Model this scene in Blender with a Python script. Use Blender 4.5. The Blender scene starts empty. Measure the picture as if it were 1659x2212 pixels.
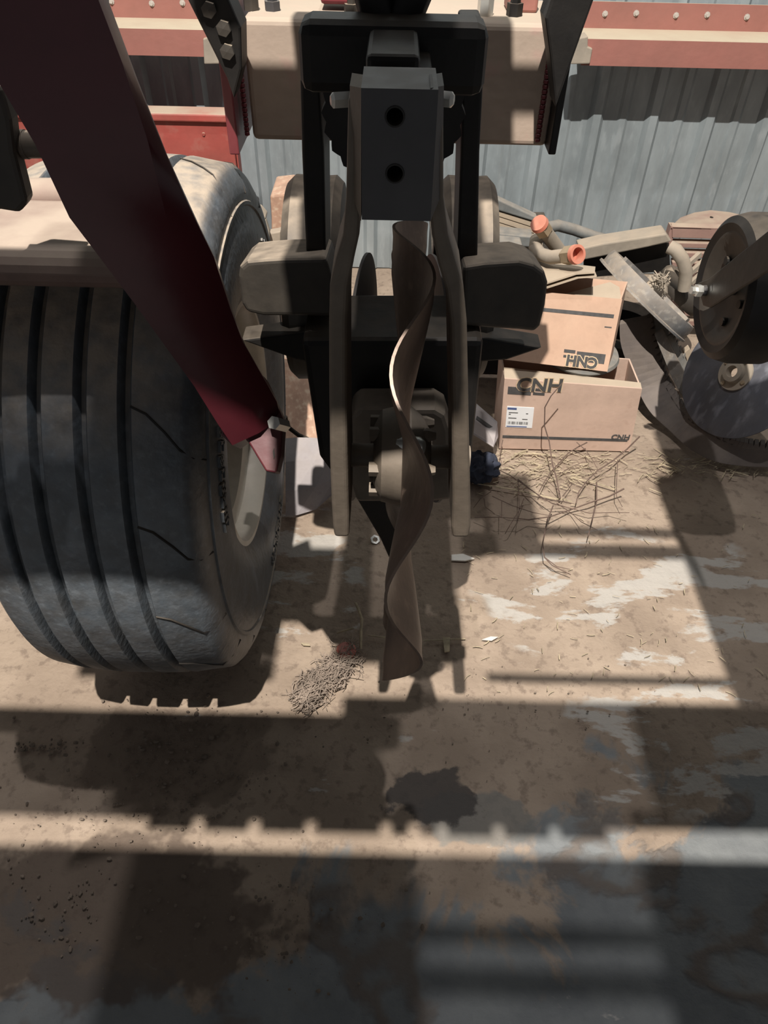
import bpy, bmesh, math, random
from mathutils import Vector, Matrix, noise
random.seed(7)
scn = bpy.context.scene
COL = scn.collection
R = math.radians
# ------------------------------------------------------------------ camera
W, H = 1659.0, 2212.0
FPX = 1600.0
PITCH, ROLL, CAMZ = R(44.0), R(1.3), 1.18
CP = Vector((0, 0, CAMZ))
FW = Vector((0, math.cos(PITCH), -math.sin(PITCH)))
_r = Vector((1, 0, 0)); _u = Vector((0, math.sin(PITCH), math.cos(PITCH)))
RT = _r * math.cos(ROLL) + _u * math.sin(ROLL)
UP = _u * math.cos(ROLL) - _r * math.sin(ROLL)
cam = bpy.data.cameras.new('camera'); co = bpy.data.objects.new('camera', cam); COL.objects.link(co)
cam.sensor_fit = 'VERTICAL'; cam.sensor_height = 36.0; cam.lens = FPX / H * 36.0
cam.clip_start = 0.02
m = Matrix((RT, UP, -FW)).transposed().to_4x4(); m.translation = CP
co.matrix_world = m
scn.camera = co
# ------------------------------------------------------------------ light
vs = scn.view_settings
vs.view_transform = 'Standard'; vs.look = 'None'; vs.gamma = 1.0; vs.use_curve_mapping = False
vs.exposure = 0.0
wd = bpy.data.worlds.new('shed_air'); scn.world = wd; wd.use_nodes = True
wd.node_tree.nodes['Background'].inputs[0].default_value = (0.92, 0.95, 1.0, 1)
wd.node_tree.nodes['Background'].inputs[1].default_value = 0.165
LAMP = Vector((-0.3, -0.75, 4.2))
def lamp(name, loc, power, col, rad):
    l = bpy.data.lights.new(name, 'POINT'); l.energy = power; l.color = col; l.shadow_soft_size = rad
    o = bpy.data.objects.new(name, l); COL.objects.link(o); o.location = loc; return o
lamp('shed_lamp', LAMP, 1480, (1.0, 0.96, 0.9), 0.02)
lamp('shed_lamp_second', (0.2, 0.9, 4.2), 170, (0.98, 0.98, 1.0), 0.03)

# ------------------------------------------------------------------ pixel -> place
def ray(px, py):
    return FW + RT * ((px - W / 2) / FPX) - UP * ((py - H / 2) / FPX)
def PZ(px, py, z): return CP + ray(px, py) * z                 # at camera depth
def PY(px, py, Y):                                             # on the upright plane Y
    d = ray(px, py); return CP + d * (Y / d.y)
def FL(px, py, h=0.0):                                         # on the floor
    d = ray(px, py); return CP + d * ((h - CAMZ) / d.z)
def PX(px, py, X):
    d = ray(px, py); return CP + d * (X / d.x)
def PG(px, py, Y):
    p = PY(px, py, Y)
    return p if p.z > 0.003 else FL(px, py, 0.003)
# ------------------------------------------------------------------ materials
def nd(nt, t, **k):
    n = nt.nodes.new(t)
    for a, b in k.items(): setattr(n, a, b)
    return n
MATS = {}
def mat(name, base, rough=0.6, metal=0.0, var=0.25, scale=14, dust=0.0, dustc=(0.38, 0.30, 0.22), speck=0.0,
        specc=(0.1, 0.06, 0.04), bump=0.15, bscale=60, stretch=(1, 1, 1), spec=0.5, dlo=-0.1, dmin=0.45):
    if name in MATS: return MATS[name]
    mt = bpy.data.materials.new(name); mt.use_nodes = True; nt = mt.node_tree; L = nt.links
    bs = nt.nodes['Principled BSDF']; bs.inputs['Metallic'].default_value = metal
    bs.inputs['Specular IOR Level'].default_value = spec
    tc = nd(nt, 'ShaderNodeTexCoord'); mp = nd(nt, 'ShaderNodeMapping'); mp.inputs['Scale'].default_value = stretch
    L.new(tc.outputs['Object'], mp.inputs[0])
    n1 = nd(nt, 'ShaderNodeTexNoise'); n1.inputs['Scale'].default_value = scale; n1.inputs['Detail'].default_value = 6
    n1.inputs['Roughness'].default_value = 0.65
    L.new(mp.outputs[0], n1.inputs['Vector'])
    rp = nd(nt, 'ShaderNodeValToRGB')
    c0 = [max(0, c * (1 - var)) for c in base]; c1 = [min(1, c * (1 + var)) for c in base]
    rp.color_ramp.elements[0].position = 0.3; rp.color_ramp.elements[1].position = 0.7
    rp.color_ramp.elements[0].color = (*c0, 1); rp.color_ramp.elements[1].color = (*c1, 1)
    L.new(n1.outputs['Fac'], rp.inputs[0]); col = rp.outputs[0]
    if speck > 0:
        n2 = nd(nt, 'ShaderNodeTexNoise'); n2.inputs['Scale'].default_value = scale * 4; n2.inputs['Detail'].default_value = 4
        L.new(mp.outputs[0], n2.inputs['Vector'])
        r2 = nd(nt, 'ShaderNodeMapRange'); r2.inputs[1].default_value = 0.62 - 0.2 * speck; r2.inputs[2].default_value = 0.7
        r2.inputs[4].default_value = min(1, speck * 1.6)
        L.new(n2.outputs['Fac'], r2.inputs[0])
        mx = nd(nt, 'ShaderNodeMix', data_type='RGBA'); mx.inputs[7].default_value = (*specc, 1)
        L.new(r2.outputs[0], mx.inputs[0]); L.new(col, mx.inputs[6]); col = mx.outputs[2]
    bs.inputs['Roughness'].default_value = rough
    if dust > 0:      # dust lies where it can settle
        ge = nd(nt, 'ShaderNodeNewGeometry'); sx = nd(nt, 'ShaderNodeSeparateXYZ'); L.new(ge.outputs['Normal'], sx.inputs[0])
        mr = nd(nt, 'ShaderNodeMapRange'); mr.inputs[1].default_value = dlo; mr.inputs[2].default_value = 0.85
        mr.inputs[3].default_value = 0.12 * dust; mr.inputs[4].default_value = dust
        L.new(sx.outputs[2], mr.inputs[0])
        n3 = nd(nt, 'ShaderNodeTexNoise'); n3.inputs['Scale'].default_value = scale * 1.7; n3.inputs['Detail'].default_value = 5
        L.new(tc.outputs['Object'], n3.inputs['Vector'])
        m3 = nd(nt, 'ShaderNodeMapRange'); m3.inputs[1].default_value = 0.3; m3.inputs[2].default_value = 0.62
        m3.inputs[3].default_value = dmin; m3.inputs[4].default_value = 1.0
        L.new(n3.outputs['Fac'], m3.inputs[0])
        mu = nd(nt, 'ShaderNodeMath', operation='MULTIPLY'); L.new(mr.outputs[0], mu.inputs[0]); L.new(m3.outputs[0], mu.inputs[1])
        mx = nd(nt, 'ShaderNodeMix', data_type='RGBA'); mx.inputs[7].default_value = (*dustc, 1)
        L.new(mu.outputs[0], mx.inputs[0]); L.new(col, mx.inputs[6]); col = mx.outputs[2]
        rr = nd(nt, 'ShaderNodeMix', data_type='FLOAT'); rr.inputs[2].default_value = rough; rr.inputs[3].default_value = 0.95
        L.new(mu.outputs[0], rr.inputs[0]); L.new(rr.outputs[0], bs.inputs['Roughness'])
        if metal > 0:
            mm = nd(nt, 'ShaderNodeMix', data_type='FLOAT'); mm.inputs[2].default_value = metal; mm.inputs[3].default_value = 0
            L.new(mu.outputs[0], mm.inputs[0]); L.new(mm.outputs[0], bs.inputs['Metallic'])
    L.new(col, bs.inputs['Base Color'])
    if bump > 0:
        nb = nd(nt, 'ShaderNodeTexNoise'); nb.inputs['Scale'].default_value = bscale; nb.inputs['Detail'].default_value = 5
        L.new(mp.outputs[0], nb.inputs['Vector'])
        bp = nd(nt, 'ShaderNodeBump'); bp.inputs['Strength'].default_value = bump; bp.inputs['Distance'].default_value = 0.004
        L.new(nb.outputs['Fac'], bp.inputs['Height']); L.new(bp.outputs[0], bs.inputs['Normal'])
    MATS[name] = mt; return mt
M = dict(
    galv=mat('galvanised_sheet', (0.31, 0.345, 0.355), 0.42, 0.3, 0.25, 9, bump=0.08, stretch=(1, 1, 0.35), speck=0.25, specc=(0.42, 0.45, 0.46)),
    redgirt=mat('red_oxide_paint', (0.26, 0.082, 0.068), 0.55, 0, 0.14, 8, dust=0.95, dustc=(0.46, 0.39, 0.28), dlo=0.2, dmin=0.88),
    screw=mat('screw_steel', (0.5, 0.45, 0.4), 0.5, 0.3, 0.1),
    redpaint=mat('dark_red_paint', (0.15, 0.02, 0.028), 0.36, 0, 0.15, 10, dust=0.22, bump=0.05),
    redarm=mat('arm_red_paint', (0.075, 0.009, 0.015), 0.3, 0, 0.18, 9, dust=0.1, dlo=0.3, bump=0.05),
    redcab=mat('cabinet_red_paint', (0.28, 0.04, 0.033), 0.5, 0, 0.3, 5, dust=0.95, dlo=0.3, speck=0.3, specc=(0.30, 0.14, 0.11)),
    black=mat('black_iron', (0.007, 0.0067, 0.007), 0.5, 0.0, 0.3, 20, dust=0.2, dlo=0.5, spec=0.3),
    blackdusty=mat('black_dusty_iron', (0.024, 0.021, 0.018), 0.55, 0.1, 0.3, 20, dust=0.7, dlo=0.5),
    fork=mat('worn_brown_steel', (0.12, 0.095, 0.072), 0.55, 0.1, 0.25, 25, dust=0.5, dlo=0.4),
    steelgrey=mat('dark_grey_steel', (0.045, 0.045, 0.05), 0.5, 0.2, 0.15, 25, dust=0.25, dlo=0.4),
    coulter=mat('rusty_coulter_steel', (0.15, 0.10, 0.075), 0.42, 0.35, 0.3, 18, dust=0.15, speck=0.2, specc=(0.3, 0.22, 0.16)),
    bright=mat('bright_zinc', (0.62, 0.6, 0.55), 0.35, 0.6, 0.12),
    tool=mat('dusty_red_toolbar', (0.36, 0.27, 0.21), 0.75, 0, 0.15, 7, dust=0.9, dustc=(0.33, 0.275, 0.21), speck=0.22, specc=(0.42, 0.2, 0.18)),
    tire=mat('worn_tyre_rubber', (0.058, 0.074, 0.09), 0.42, 0, 0.5, 26, dust=0.9, dlo=0.5, speck=0.25, specc=(0.13, 0.15, 0.17), spec=0.8, bump=0.25, bscale=110),
    rim=mat('cream_wheel_rim', (0.55, 0.5, 0.42), 0.35, 0.15, 0.15, 14, dust=0.4),
    tube=mat('dusty_axle_tube', (0.15, 0.09, 0.075), 0.6, 0, 0.3, 10, dust=1.0, dustc=(0.31, 0.245, 0.19)),
    card=mat('brown_cardboard', (0.52, 0.325, 0.225), 0.9, 0, 0.13, 12, dust=0.35, speck=0.12, specc=(0.25, 0.14, 0.09), bump=0.1),
    cardpale=mat('dusty_pale_cardboard', (0.55, 0.385, 0.30), 0.9, 0, 0.15, 10, dust=0.3, speck=0.15, specc=(0.28, 0.17, 0.12), bump=0.1),
    cardtan=mat('tan_cardboard', (0.39, 0.31, 0.225), 0.9, 0, 0.12, 9, dust=0.4),
    ink=mat('dark_print', (0.07, 0.065, 0.062), 0.85, 0, 0.3, 60, bump=0),
    paleink=mat('print_outline', (0.60, 0.44, 0.28), 0.9, 0, 0.1, bump=0),
    paper=mat('white_label', (0.78, 0.77, 0.76), 0.7, 0, 0.04, bump=0),
    blueink=mat('blue_print', (0.06, 0.09, 0.22), 0.8, 0, 0.3, bump=0),
    greyrub=mat('grey_rubber', (0.12, 0.13, 0.13), 0.7, 0, 0.3, 25, dust=0.45),
    belt=mat('brown_worn_rubber', (0.10, 0.082, 0.076), 0.7, 0, 0.25, 14, dust=0.25),
    wornsteel=mat('scuffed_dark_steel', (0.15, 0.155, 0.16), 0.5, 0.3, 0.35, 20, dust=0.85, speck=0.3, specc=(0.45, 0.43, 0.38)),
    bluesteel=mat('blue_scuffed_blade', (0.068, 0.076, 0.098), 0.45, 0.2, 0.5, 10, dust=0.2, speck=0.35, specc=(0.24, 0.25, 0.29), stretch=(1, 1, 0.3)),
    dustysteel=mat('dust_covered_steel', (0.26, 0.225, 0.18), 0.8, 0, 0.2, 15, dust=0.8),
    dustyred=mat('dusty_faded_red', (0.27, 0.15, 0.125), 0.8, 0, 0.15, 12, dust=0.9),
    orange=mat('orange_cap', (0.55, 0.15, 0.09), 0.6, 0, 0.2, dust=0.45, bump=0),
    brass=mat('dull_brass', (0.32, 0.24, 0.15), 0.5, 0.2, 0.2, dust=0.3),
    rust=mat('rusted_plate', (0.42, 0.25, 0.17), 0.85, 0, 0.3, 18, speck=0.5, specc=(0.55, 0.42, 0.3), dust=0.2),
    lilac=mat('grey_card', (0.36, 0.33, 0.34), 0.9, 0, 0.15, 14, dust=0.3, speck=0.2, specc=(0.2, 0.17, 0.19)),
    cloth=mat('dark_blue_rag', (0.035, 0.04, 0.06), 0.95, 0, 0.4, 30),
    twig=mat('dry_twig', (0.13, 0.085, 0.065), 0.9, 0, 0.25, 30),
    straw=mat('dry_straw', (0.40, 0.325, 0.215), 0.85, 0, 0.5, 30, bump=0),
    greystraw=mat('weathered_straw', (0.27, 0.21, 0.165), 0.9, 0, 0.5, 30, bump=0),
    clod=mat('dirt_clod', (0.16, 0.122, 0.092), 1, 0, 0.4, 30),
    shard=mat('white_chip', (0.6, 0.56, 0.5), 0.8, 0, 0.1),
    clay=mat('red_clay_cap', (0.48, 0.16, 0.12), 0.6, 0, 0.15),
    wood=mat('dusty_wood', (0.36, 0.29, 0.22), 0.85, 0, 0.2, 12, stretch=(1, 6, 1)),
)
# ------------------------------------------------------------------ mesh helpers
class MB:
    def __init__(s): s.v = []; s.f = []
    def add(s, vs, fs):
        o = len(s.v); s.v += [Vector(v) for v in vs]; s.f += [tuple(i + o for i in f) for f in fs]; return s
    def hexa(s, a, b):     # two quads, a front (4), b back (4)
        return s.add(list(a) + list(b), [(0, 1, 2, 3), (7, 6, 5, 4), (0, 4, 5, 1), (1, 5, 6, 2), (2, 6, 7, 3), (3, 7, 4, 0)])
    def box(s, x0, x1, y0, y1, z0, z1):
        return s.hexa([(x0, y0, z0), (x1, y0, z0), (x1, y0, z1), (x0, y0, z1)], [(x0, y1, z0), (x1, y1, z0), (x1, y1, z1), (x0, y1, z1)])
    def obox(s, c, ax, ay, az):     # centre and half-axes
        c, ax, ay, az = map(Vector, (c, ax, ay, az))
        return s.hexa([c - ax - ay - az, c + ax - ay - az, c + ax - ay + az, c - ax - ay + az],
                      [c - ax + ay - az, c + ax + ay - az, c + ax + ay + az, c - ax + ay + az])
    def prism(s, pts, ext):
        n = len(pts); pts = [Vector(p) for p in pts]; e = Vector(ext)
        fs = [tuple(range(n)), tuple(range(2 * n - 1, n - 1, -1))] + [(i, i + n, (i + 1) % n + n, (i + 1) % n) for i in range(n)]
        return s.add(pts + [p + e for p in pts], fs)
    def tube(s, path, rad, seg=8, cap=True):
        path = [Vector(p) for p in path]; n = len(path)
        rs = rad if isinstance(rad, (list, tuple)) else [rad] * n
        vs = []; prev = None
        for i, p in enumerate(path):
            t = (path[min(i + 1, n - 1)] - path[max(i - 1, 0)]).normalized()
            if prev is None:
                a = t.orthogonal().normalized()
            else:
                a = (prev - t * prev.dot(t)).normalized()
            prev = a; b = t.cross(a)
            for k in range(seg):
                g = 2 * math.pi * k / seg
                vs.append(p + (a * math.cos(g) + b * math.sin(g)) * rs[i])
        fs = []
        for i in range(n - 1):
            for k in range(seg):
                k2 = (k + 1) % seg
                fs.append((i * seg + k, i * seg + k2, (i + 1) * seg + k2, (i + 1) * seg + k))
        if cap: fs += [tuple(range(seg - 1, -1, -1)), tuple((n - 1) * seg + k for k in range(seg))]
        return s.add(vs, fs)
    def lathe(s, c, axis, prof, seg=32, closed=False, rfun=None):
        c = Vector(c); ax = Vector(axis).normalized(); a = ax.orthogonal().normalized(); b = ax.cross(a); vs = []; n = len(prof)
        for k in range(seg):
            g = 2 * math.pi * k / seg; d = a * math.cos(g) + b * math.sin(g)
            for (h, r) in prof: vs.append(c + ax * h + d * (r * (rfun(g, r) if rfun else 1)))
        fs = []
        for k in range(seg):
            k2 = (k + 1) % seg
            for i in range(n if closed else n - 1):
                j = (i + 1) % n
                fs.append((k * n + i, k2 * n + i, k2 * n + j, k * n + j))
        return s.add(vs, fs)
    def build(s, name, mt, parent=None, bevel=0.0, smooth=False, seg=2, tri=False):
        bm = bmesh.new(); vv = [bm.verts.new(v) for v in s.v]
        for f in s.f:
            try: bm.faces.new([vv[i] for i in f])
            except ValueError: pass
        bmesh.ops.remove_doubles(bm, verts=bm.verts, dist=1e-6)
        bmesh.ops.recalc_face_normals(bm, faces=bm.faces)
        if smooth:
            for f in bm.faces: f.smooth = True
            for e in bm.edges:
                if len(e.link_faces) == 2 and e.calc_face_angle(0) > R(38): e.smooth = False
        me = bpy.data.meshes.new(name)
        # origin at the base of the mesh keeps object-space textures local
        cx = sum((v.co for v in bm.verts), Vector()) / max(1, len(bm.verts))
        org = Vector((cx.x, cx.y, min(v.co.z for v in bm.verts)))
        base = parent.matrix_world.translation if parent else Vector()
        base = WORLD(parent) if parent else Vector()
        for v in bm.verts: v.co -= org
        bm.to_mesh(me); bm.free()
        me.materials.append(mt)
        o = bpy.data.objects.new(name, me); COL.objects.link(o)
        o.parent = parent; o.location = org - base
        if bevel > 0:
            bv = o.modifiers.new('bevel', 'BEVEL'); bv.width = bevel; bv.segments = seg; bv.limit_method = 'ANGLE'; bv.angle_limit = R(40)
        return o
def WORLD(o):
    p = Vector()
    while o is not None: p += o.location; o = o.parent
    return p
def tag(o, label, cat, group=None, kind=None):
    o['label'] = label
    if cat: o['category'] = cat
    if group: o['group'] = group
    if kind: o['kind'] = kind
    return o
def thing(name, loc, label, cat, group=None):
    o = bpy.data.objects.new(name, None); COL.objects.link(o); o.location = Vector(loc); o.empty_display_size = 0.05
    return tag(o, label, cat, group)
def slab(px, Y, thick, name, mt, parent=None, bevel=0.0, ext=None):
    """outline seen in the photograph, standing at distance Y, with real thickness going away from the viewer"""
    pts = [PG(x, y, Y if not isinstance(Y, (list, tuple)) else Y[i]) for i, (x, y) in enumerate(px)]
    return MB().prism(pts, ext or (0, thick, 0)).build(name, mt, parent, bevel)
def text_mesh(txt, size, mt, name, parent, origin, ax, ay, extrude=0.0004, offset=0.0):
    cu = bpy.data.curves.new('t', 'FONT'); cu.body = txt; cu.size = size; cu.extrude = extrude; cu.offset = offset; cu.resolution_u = 3
    to = bpy.data.objects.new('t', cu); COL.objects.link(to)
    dg = bpy.context.evaluated_depsgraph_get(); dg.update()
    me = bpy.data.meshes.new_from_object(to.evaluated_get(dg)); bpy.data.objects.remove(to); bpy.data.curves.remove(cu)
    ax = Vector(ax).normalized(); ay = Vector(ay); ay = (ay - ax * ay.dot(ax)).normalized(); az = ax.cross(ay)
    mm = Matrix((ax, ay, az)).transposed().to_4x4()
    me.transform(mm); me.materials.clear(); me.materials.append(mt)
    o = bpy.data.objects.new(name, me); COL.objects.link(o); o.parent = parent; o.location = Vector(origin) - WORLD(parent)
    return o

# ================================================================== STRUCTURE
# floor --------------------------------------------------------------
def floor_material():
    mt = bpy.data.materials.new('dirty_concrete'); mt.use_nodes = True; nt = mt.node_tree; L = nt.links
    bs = nt.nodes['Principled BSDF']
    tc = nd(nt, 'ShaderNodeTexCoord')
    def noi(scale, det=6, stretch=(1, 1, 1), rough=0.6, dist=0.0):
        mp = nd(nt, 'ShaderNodeMapping'); mp.inputs['Scale'].default_value = stretch; L.new(tc.outputs['Object'], mp.inputs[0])
        n = nd(nt, 'ShaderNodeTexNoise'); n.inputs['Scale'].default_value = scale; n.inputs['Detail'].default_value = det
        n.inputs['Roughness'].default_value = rough; n.inputs['Distortion'].default_value = dist
        L.new(mp.outputs[0], n.inputs['Vector']); return n.outputs['Fac']
    def rng(x, a, b, c=0.0, d=1.0):
        r = nd(nt, 'ShaderNodeMapRange'); r.interpolation_type = 'SMOOTHSTEP'
        for i, v in enumerate((a, b, c, d)): r.inputs[i + 1].default_value = v
        L.new(x, r.inputs[0]); return r.outputs[0]
    def mth(op, a, b):
        n = nd(nt, 'ShaderNodeMath', operation=op)
        for i, v in enumerate((a, b)):
            if isinstance(v, (int, float)): n.inputs[i].default_value = v
            else: L.new(v, n.inputs[i])
        return n.outputs[0]
    def mix(f, a, b):
        n = nd(nt, 'ShaderNodeMix', data_type='RGBA'); L.new(f, n.inputs[0])
        for i, v in ((6, a), (7, b)):
            if isinstance(v, tuple): n.inputs[i].default_value = (*v, 1)
            else: L.new(v, n.inputs[i])
        return n.outputs[2]
    def blob(x, y, rx, ry, amp=0.55, scale=14):     # a stain or bare patch lying at one place on the concrete
        mp = nd(nt, 'ShaderNodeMapping'); mp.vector_type = 'TEXTURE'
        mp.inputs['Location'].default_value = (x, y, 0); mp.inputs['Scale'].default_value = (rx, ry, 1); L.new(tc.outputs['Object'], mp.inputs[0])
        ln = nd(nt, 'ShaderNodeVectorMath', operation='LENGTH'); L.new(mp.outputs[0], ln.inputs[0])
        n = noi(scale, 4)
        v = mth('ADD', ln.outputs['Value'], mth('MULTIPLY', mth('SUBTRACT', n, 0.5), amp * 4))
        return rng(v, 0.85, 1.05, 1.0, 0.0)
    dirt = mix(rng(noi(6), 0.35, 0.65), (0.255, 0.192, 0.142), (0.345, 0.265, 0.198))
    dirt = mix(rng(noi(48, 5), 0.5, 0.68, 0, 0.6), dirt, (0.14, 0.10, 0.075))
    # grey concrete showing near the door side of the machine
    sx = nd(nt, 'ShaderNodeSeparateXYZ'); L.new(tc.outputs['Object'], sx.inputs[0])
    near = mth('ADD', mth('MULTIPLY', sx.outputs[1], -1.0), mth('MULTIPLY', sx.outputs[0], 0.30))
    bare = rng(mth('ADD', near, mth('MULTIPLY', mth('SUBTRACT', noi(4.5, 5, (1, 1, 1), 0.6, 0.6), 0.5), 1.1)), -0.42, -0.34)
    col = mix(bare, dirt, mix(rng(noi(9), 0.3, 0.7), (0.145, 0.15, 0.152), (0.205, 0.21, 0.205)))
    ridge = noi(3.6, 5, (1, 1.4, 1), 0.5, 0.3)
    rd = mth('MULTIPLY', bare, mth('SUBTRACT', 1.0, rng(mth('ABSOLUTE', mth('SUBTRACT', ridge, 0.56), 0.0), 0.004, 0.05)))
    col = mix(mth('MULTIPLY', rd, 0.6), col, (0.13, 0.088, 0.06))
    # pale scuffed streaks
    sk = noi(5, 6, (1.0, 2.4, 1), 0.62, 0.3)
    zone = blob(FL(1400, 1290).x, FL(1400, 1290).y, 0.36, 0.19, 0.35, 6)
    zone2 = blob(FL(670, 1240).x, FL(670, 1240).y, 0.12, 0.2, 0.3, 6)
    zone3 = blob(FL(1560, 1590).x, FL(1560, 1590).y, 0.30, 0.16, 0.35, 6)
    pale = mth('MULTIPLY', rng(sk, 0.52, 0.57), mth('MAXIMUM', zone, mth('MAXIMUM', zone2, zone3)))
    pale = mth('MAXIMUM', pale, rng(sk, 0.655, 0.69, 0, 0.8))
    col = mix(mth('MULTIPLY', pale, 0.85), col, (0.40, 0.37, 0.33))
    # oil stain
    p = FL(935, 1720); st = blob(p.x, p.y, 0.075, 0.05, 0.4, 22)
    p2 = FL(1040, 1765); st2 = blob(p2.x, p2.y, 0.10, 0.045, 0.35, 14)
    col = mix(mth('MULTIPLY', st2, 0.75), col, (0.17, 0.165, 0.15))
    col = mix(mth('MULTIPLY', st, 0.9), col, (0.06, 0.052, 0.047))
    p = FL(380, 1640); st3 = blob(p.x, p.y, 0.16, 0.10, 0.5, 12)
    col = mix(mth('MULTIPLY', st3, 0.55), col, (0.115, 0.082, 0.06))
    p = FL(230, 1980); st4 = blob(p.x, p.y, 0.28, 0.11, 0.5, 9)
    col = mix(mth('MULTIPLY', st4, 0.8), col, (0.10, 0.072, 0.055))
    L.new(col, bs.inputs['Base Color']); bs.inputs['Roughness'].default_value = 0.85
    bs.inputs['Specular IOR Level'].default_value = 0.3
    b1 = nd(nt, 'ShaderNodeBump'); b1.inputs['Strength'].default_value = 0.7; b1.inputs['Distance'].default_value = 0.006
    hh = mth('ADD', noi(45, 5), mth('MULTIPLY', rd, 0.9)); hh = mth('ADD', hh, mth('MULTIPLY', noi(8, 4, (1, 2.5, 1)), 0.8))
    L.new(hh, b1.inputs['Height']); L.new(b1.outputs[0], bs.inputs['Normal'])
    return mt
fl = MB(); NX, NY = 150, 150
X0, X1, Y0, Y1 = -2.4, 2.4, -1.6, 2.62
for j in range(NY + 1):
    for i in range(NX + 1):
        x = X0 + (X1 - X0) * i / NX; y = Y0 + (Y1 - Y0) * j / NY
        fl.v.append(Vector((x, y, -0.004 + 0.004 * noise.noise((x * 5, y * 5, 0)))))
for j in range(NY):
    for i in range(NX):
        a = j * (NX + 1) + i; fl.f.append((a, a + 1, a + NX + 2, a + NX + 1))
fo = fl.build('floor', floor_material(), smooth=True)
fo.data.transform(Matrix.Translation(fo.location)); fo.location = (0, 0, 0); fo['kind'] = 'structure'
# wall ---------------------------------------------------------------
WY = 2.45
wall = bpy.data.objects.new('wall_back', None); COL.objects.link(wall); wall['kind'] = 'structure'
wall['label'] = 'galvanised corrugated sheet wall at the back of the shed'
PITCHR = 0.17
def panel_mesh():
    prof = []; w = 0.68; t = 0.0
    k = 0
    while t < w + 1e-6:
        # major rib then a low minor rib
        prof += [(t, 0), (t + 0.012, -0.017), (t + 0.034, -0.017), (t + 0.046, 0), (t + 0.088, 0), (t + 0.096, -0.005), (t + 0.112, -0.005), (t + 0.12, 0)]
        t += PITCHR
    prof = [q for q in prof if q[0] <= w + 0.047]
    m_ = MB(); n = len(prof); zs = (0.0, 0.6, 1.2, 2.4)
    for z in zs:
        for (x, y) in prof: m_.v.append(Vector((x, y, z)))
    for k in range(len(zs) - 1):
        for i in range(n - 1):
            m_.f.append((k * n + i, k * n + i + 1, (k + 1) * n + i + 1, (k + 1) * n + i))
    return m_
pm = panel_mesh().build('corrugated_panel', M['galv'], wall)
pm.data.transform(Matrix.Translation(pm.location)); pm.location = (-2.3, WY, 0)
sol = pm.modifiers.new('s', 'SOLIDIFY'); sol.thickness = 0.0012; sol.offset = 1
for k in range(1, 7):
    c = pm.copy(); COL.objects.link(c); c.location = (-2.3 + 0.68 * k, WY - (0.0016 if k % 2 else 0), 0)
# girts (Z profile) ----------------------------------------------------
def girt(name, x0, x1, zt, label):
    fw, web = 0.062, 0.135; y1 = WY - 0.02; y0 = y1 - web; t = 0.004
    prof = [(y1, zt + fw), (y1 - t, zt + fw), (y1 - t, zt), (y0, zt), (y0, zt - fw), (y0 + t, zt - fw), (y0 + t, zt - t), (y1, zt - t)]
    g = MB().prism([(x0, y, z) for (y, z) in prof], (x1 - x0, 0, 0)).build(name, M['redgirt'])
    g['kind'] = 'structure'; g['label'] = label
    x = x0 + 0.07; k = 0; base = None
    while x < x1 - 0.03:
        if base is None:
            s_ = MB().lathe((x, y1 - t, zt + 0.034), (0, -1, 0), [(0, 0.0001), (0, 0.008), (0.002, 0.008), (0.002, 0.0045), (0.007, 0.0045), (0.007, 0.0001)], 8).build('screw', M['screw'], g); base = s_
        else:
            s_ = base.copy(); COL.objects.link(s_); s_.location = base.location + Vector((x - x0 - 0.07, 0, 0.003 * (k % 2)))
        x += 0.085 if k % 2 == 0 else 0.11; k += 1
    return g
pz = PY(1450, 88, WY - 0.155).z
g1 = girt('trim_1', PY(1262, 100, WY - 0.155).x, 2.3, pz, 'red steel wall girt with dusty ledge at the right')
g2 = girt('trim_2', -2.3, PY(470, 80, WY - 0.155).x, pz, 'red steel wall girt with dusty ledge at the left')
# stub brackets at the cut ends of the girts
for (g_, px_) in ((g1, 1258), (g2, 458)):
    p = PY(px_, 112, WY - 0.165)
    MB().prism([p + Vector(v) for v in ((-0.02, 0, 0.03), (0.008, 0, 0.036), (0.012, 0, 0.012), (0.026, 0, 0.008), (0.026, 0, -0.028), (-0.026, 0, -0.03))], (0, 0.05, 0)).build('end_bracket', M['dustysteel'], g_, 0.003)
# ================================================================== MACHINE: ROW UNIT
RU = thing('planter_row_unit', (0.015, 0.9, 0.4), 'dark planter row unit with wavy coulter held in a two-armed fork', 'planter')
tb_y = 1.15
def yb(Y, x0, x1, y0, y1, dy, nm, mt, par=RU, bev=0.004):
    a = PY(x0, y0, Y); b = PY(x1, y1, Y)
    return MB().box(min(a.x, b.x), max(a.x, b.x), Y, Y + dy, min(a.z, b.z), max(a.z, b.z)).build(nm, mt, par, bev)
# toolbar tube
a = PY(520, 38, tb_y); b = PY(1180, 318, tb_y)
TBZ0, TBZ1 = b.z, a.z
toolbar = MB().box(a.x, b.x, tb_y, tb_y + 0.17, b.z, a.z).build('toolbar', M['tool'], RU, 0.008, seg=3)
for (x0, x1, mtt) in ((500, 521, 'redpaint'), (1181, 1197, 'blackdusty')):
    pa = PY(x0, 327, tb_y - 0.02); pb = PY(x1, 327, tb_y - 0.02)
    MB().box(pa.x, pb.x, tb_y - 0.035, tb_y + 0.2, pa.z, TBZ1 + 0.10).build('end_plate', M['redpaint' if x0 < 800 else 'black'], RU, 0.002)
# weld beads where the tube meets the end plates
for X_, sx in ((PY(523, 180, tb_y).x, 1), (PY(1179, 180, tb_y).x, -1)):
    wb = MB()
    for k in range(22):
        z = TBZ0 + 0.01 + (TBZ1 - TBZ0 - 0.02) * k / 21
        wb.lathe((X_, tb_y - 0.001, z), (0, 0, 1), [(-0.004, 0.0005), (-0.002, 0.004), (0.002, 0.004), (0.004, 0.0005)], 6)
    wb.build('weld', M['redpaint'], RU)
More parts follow.
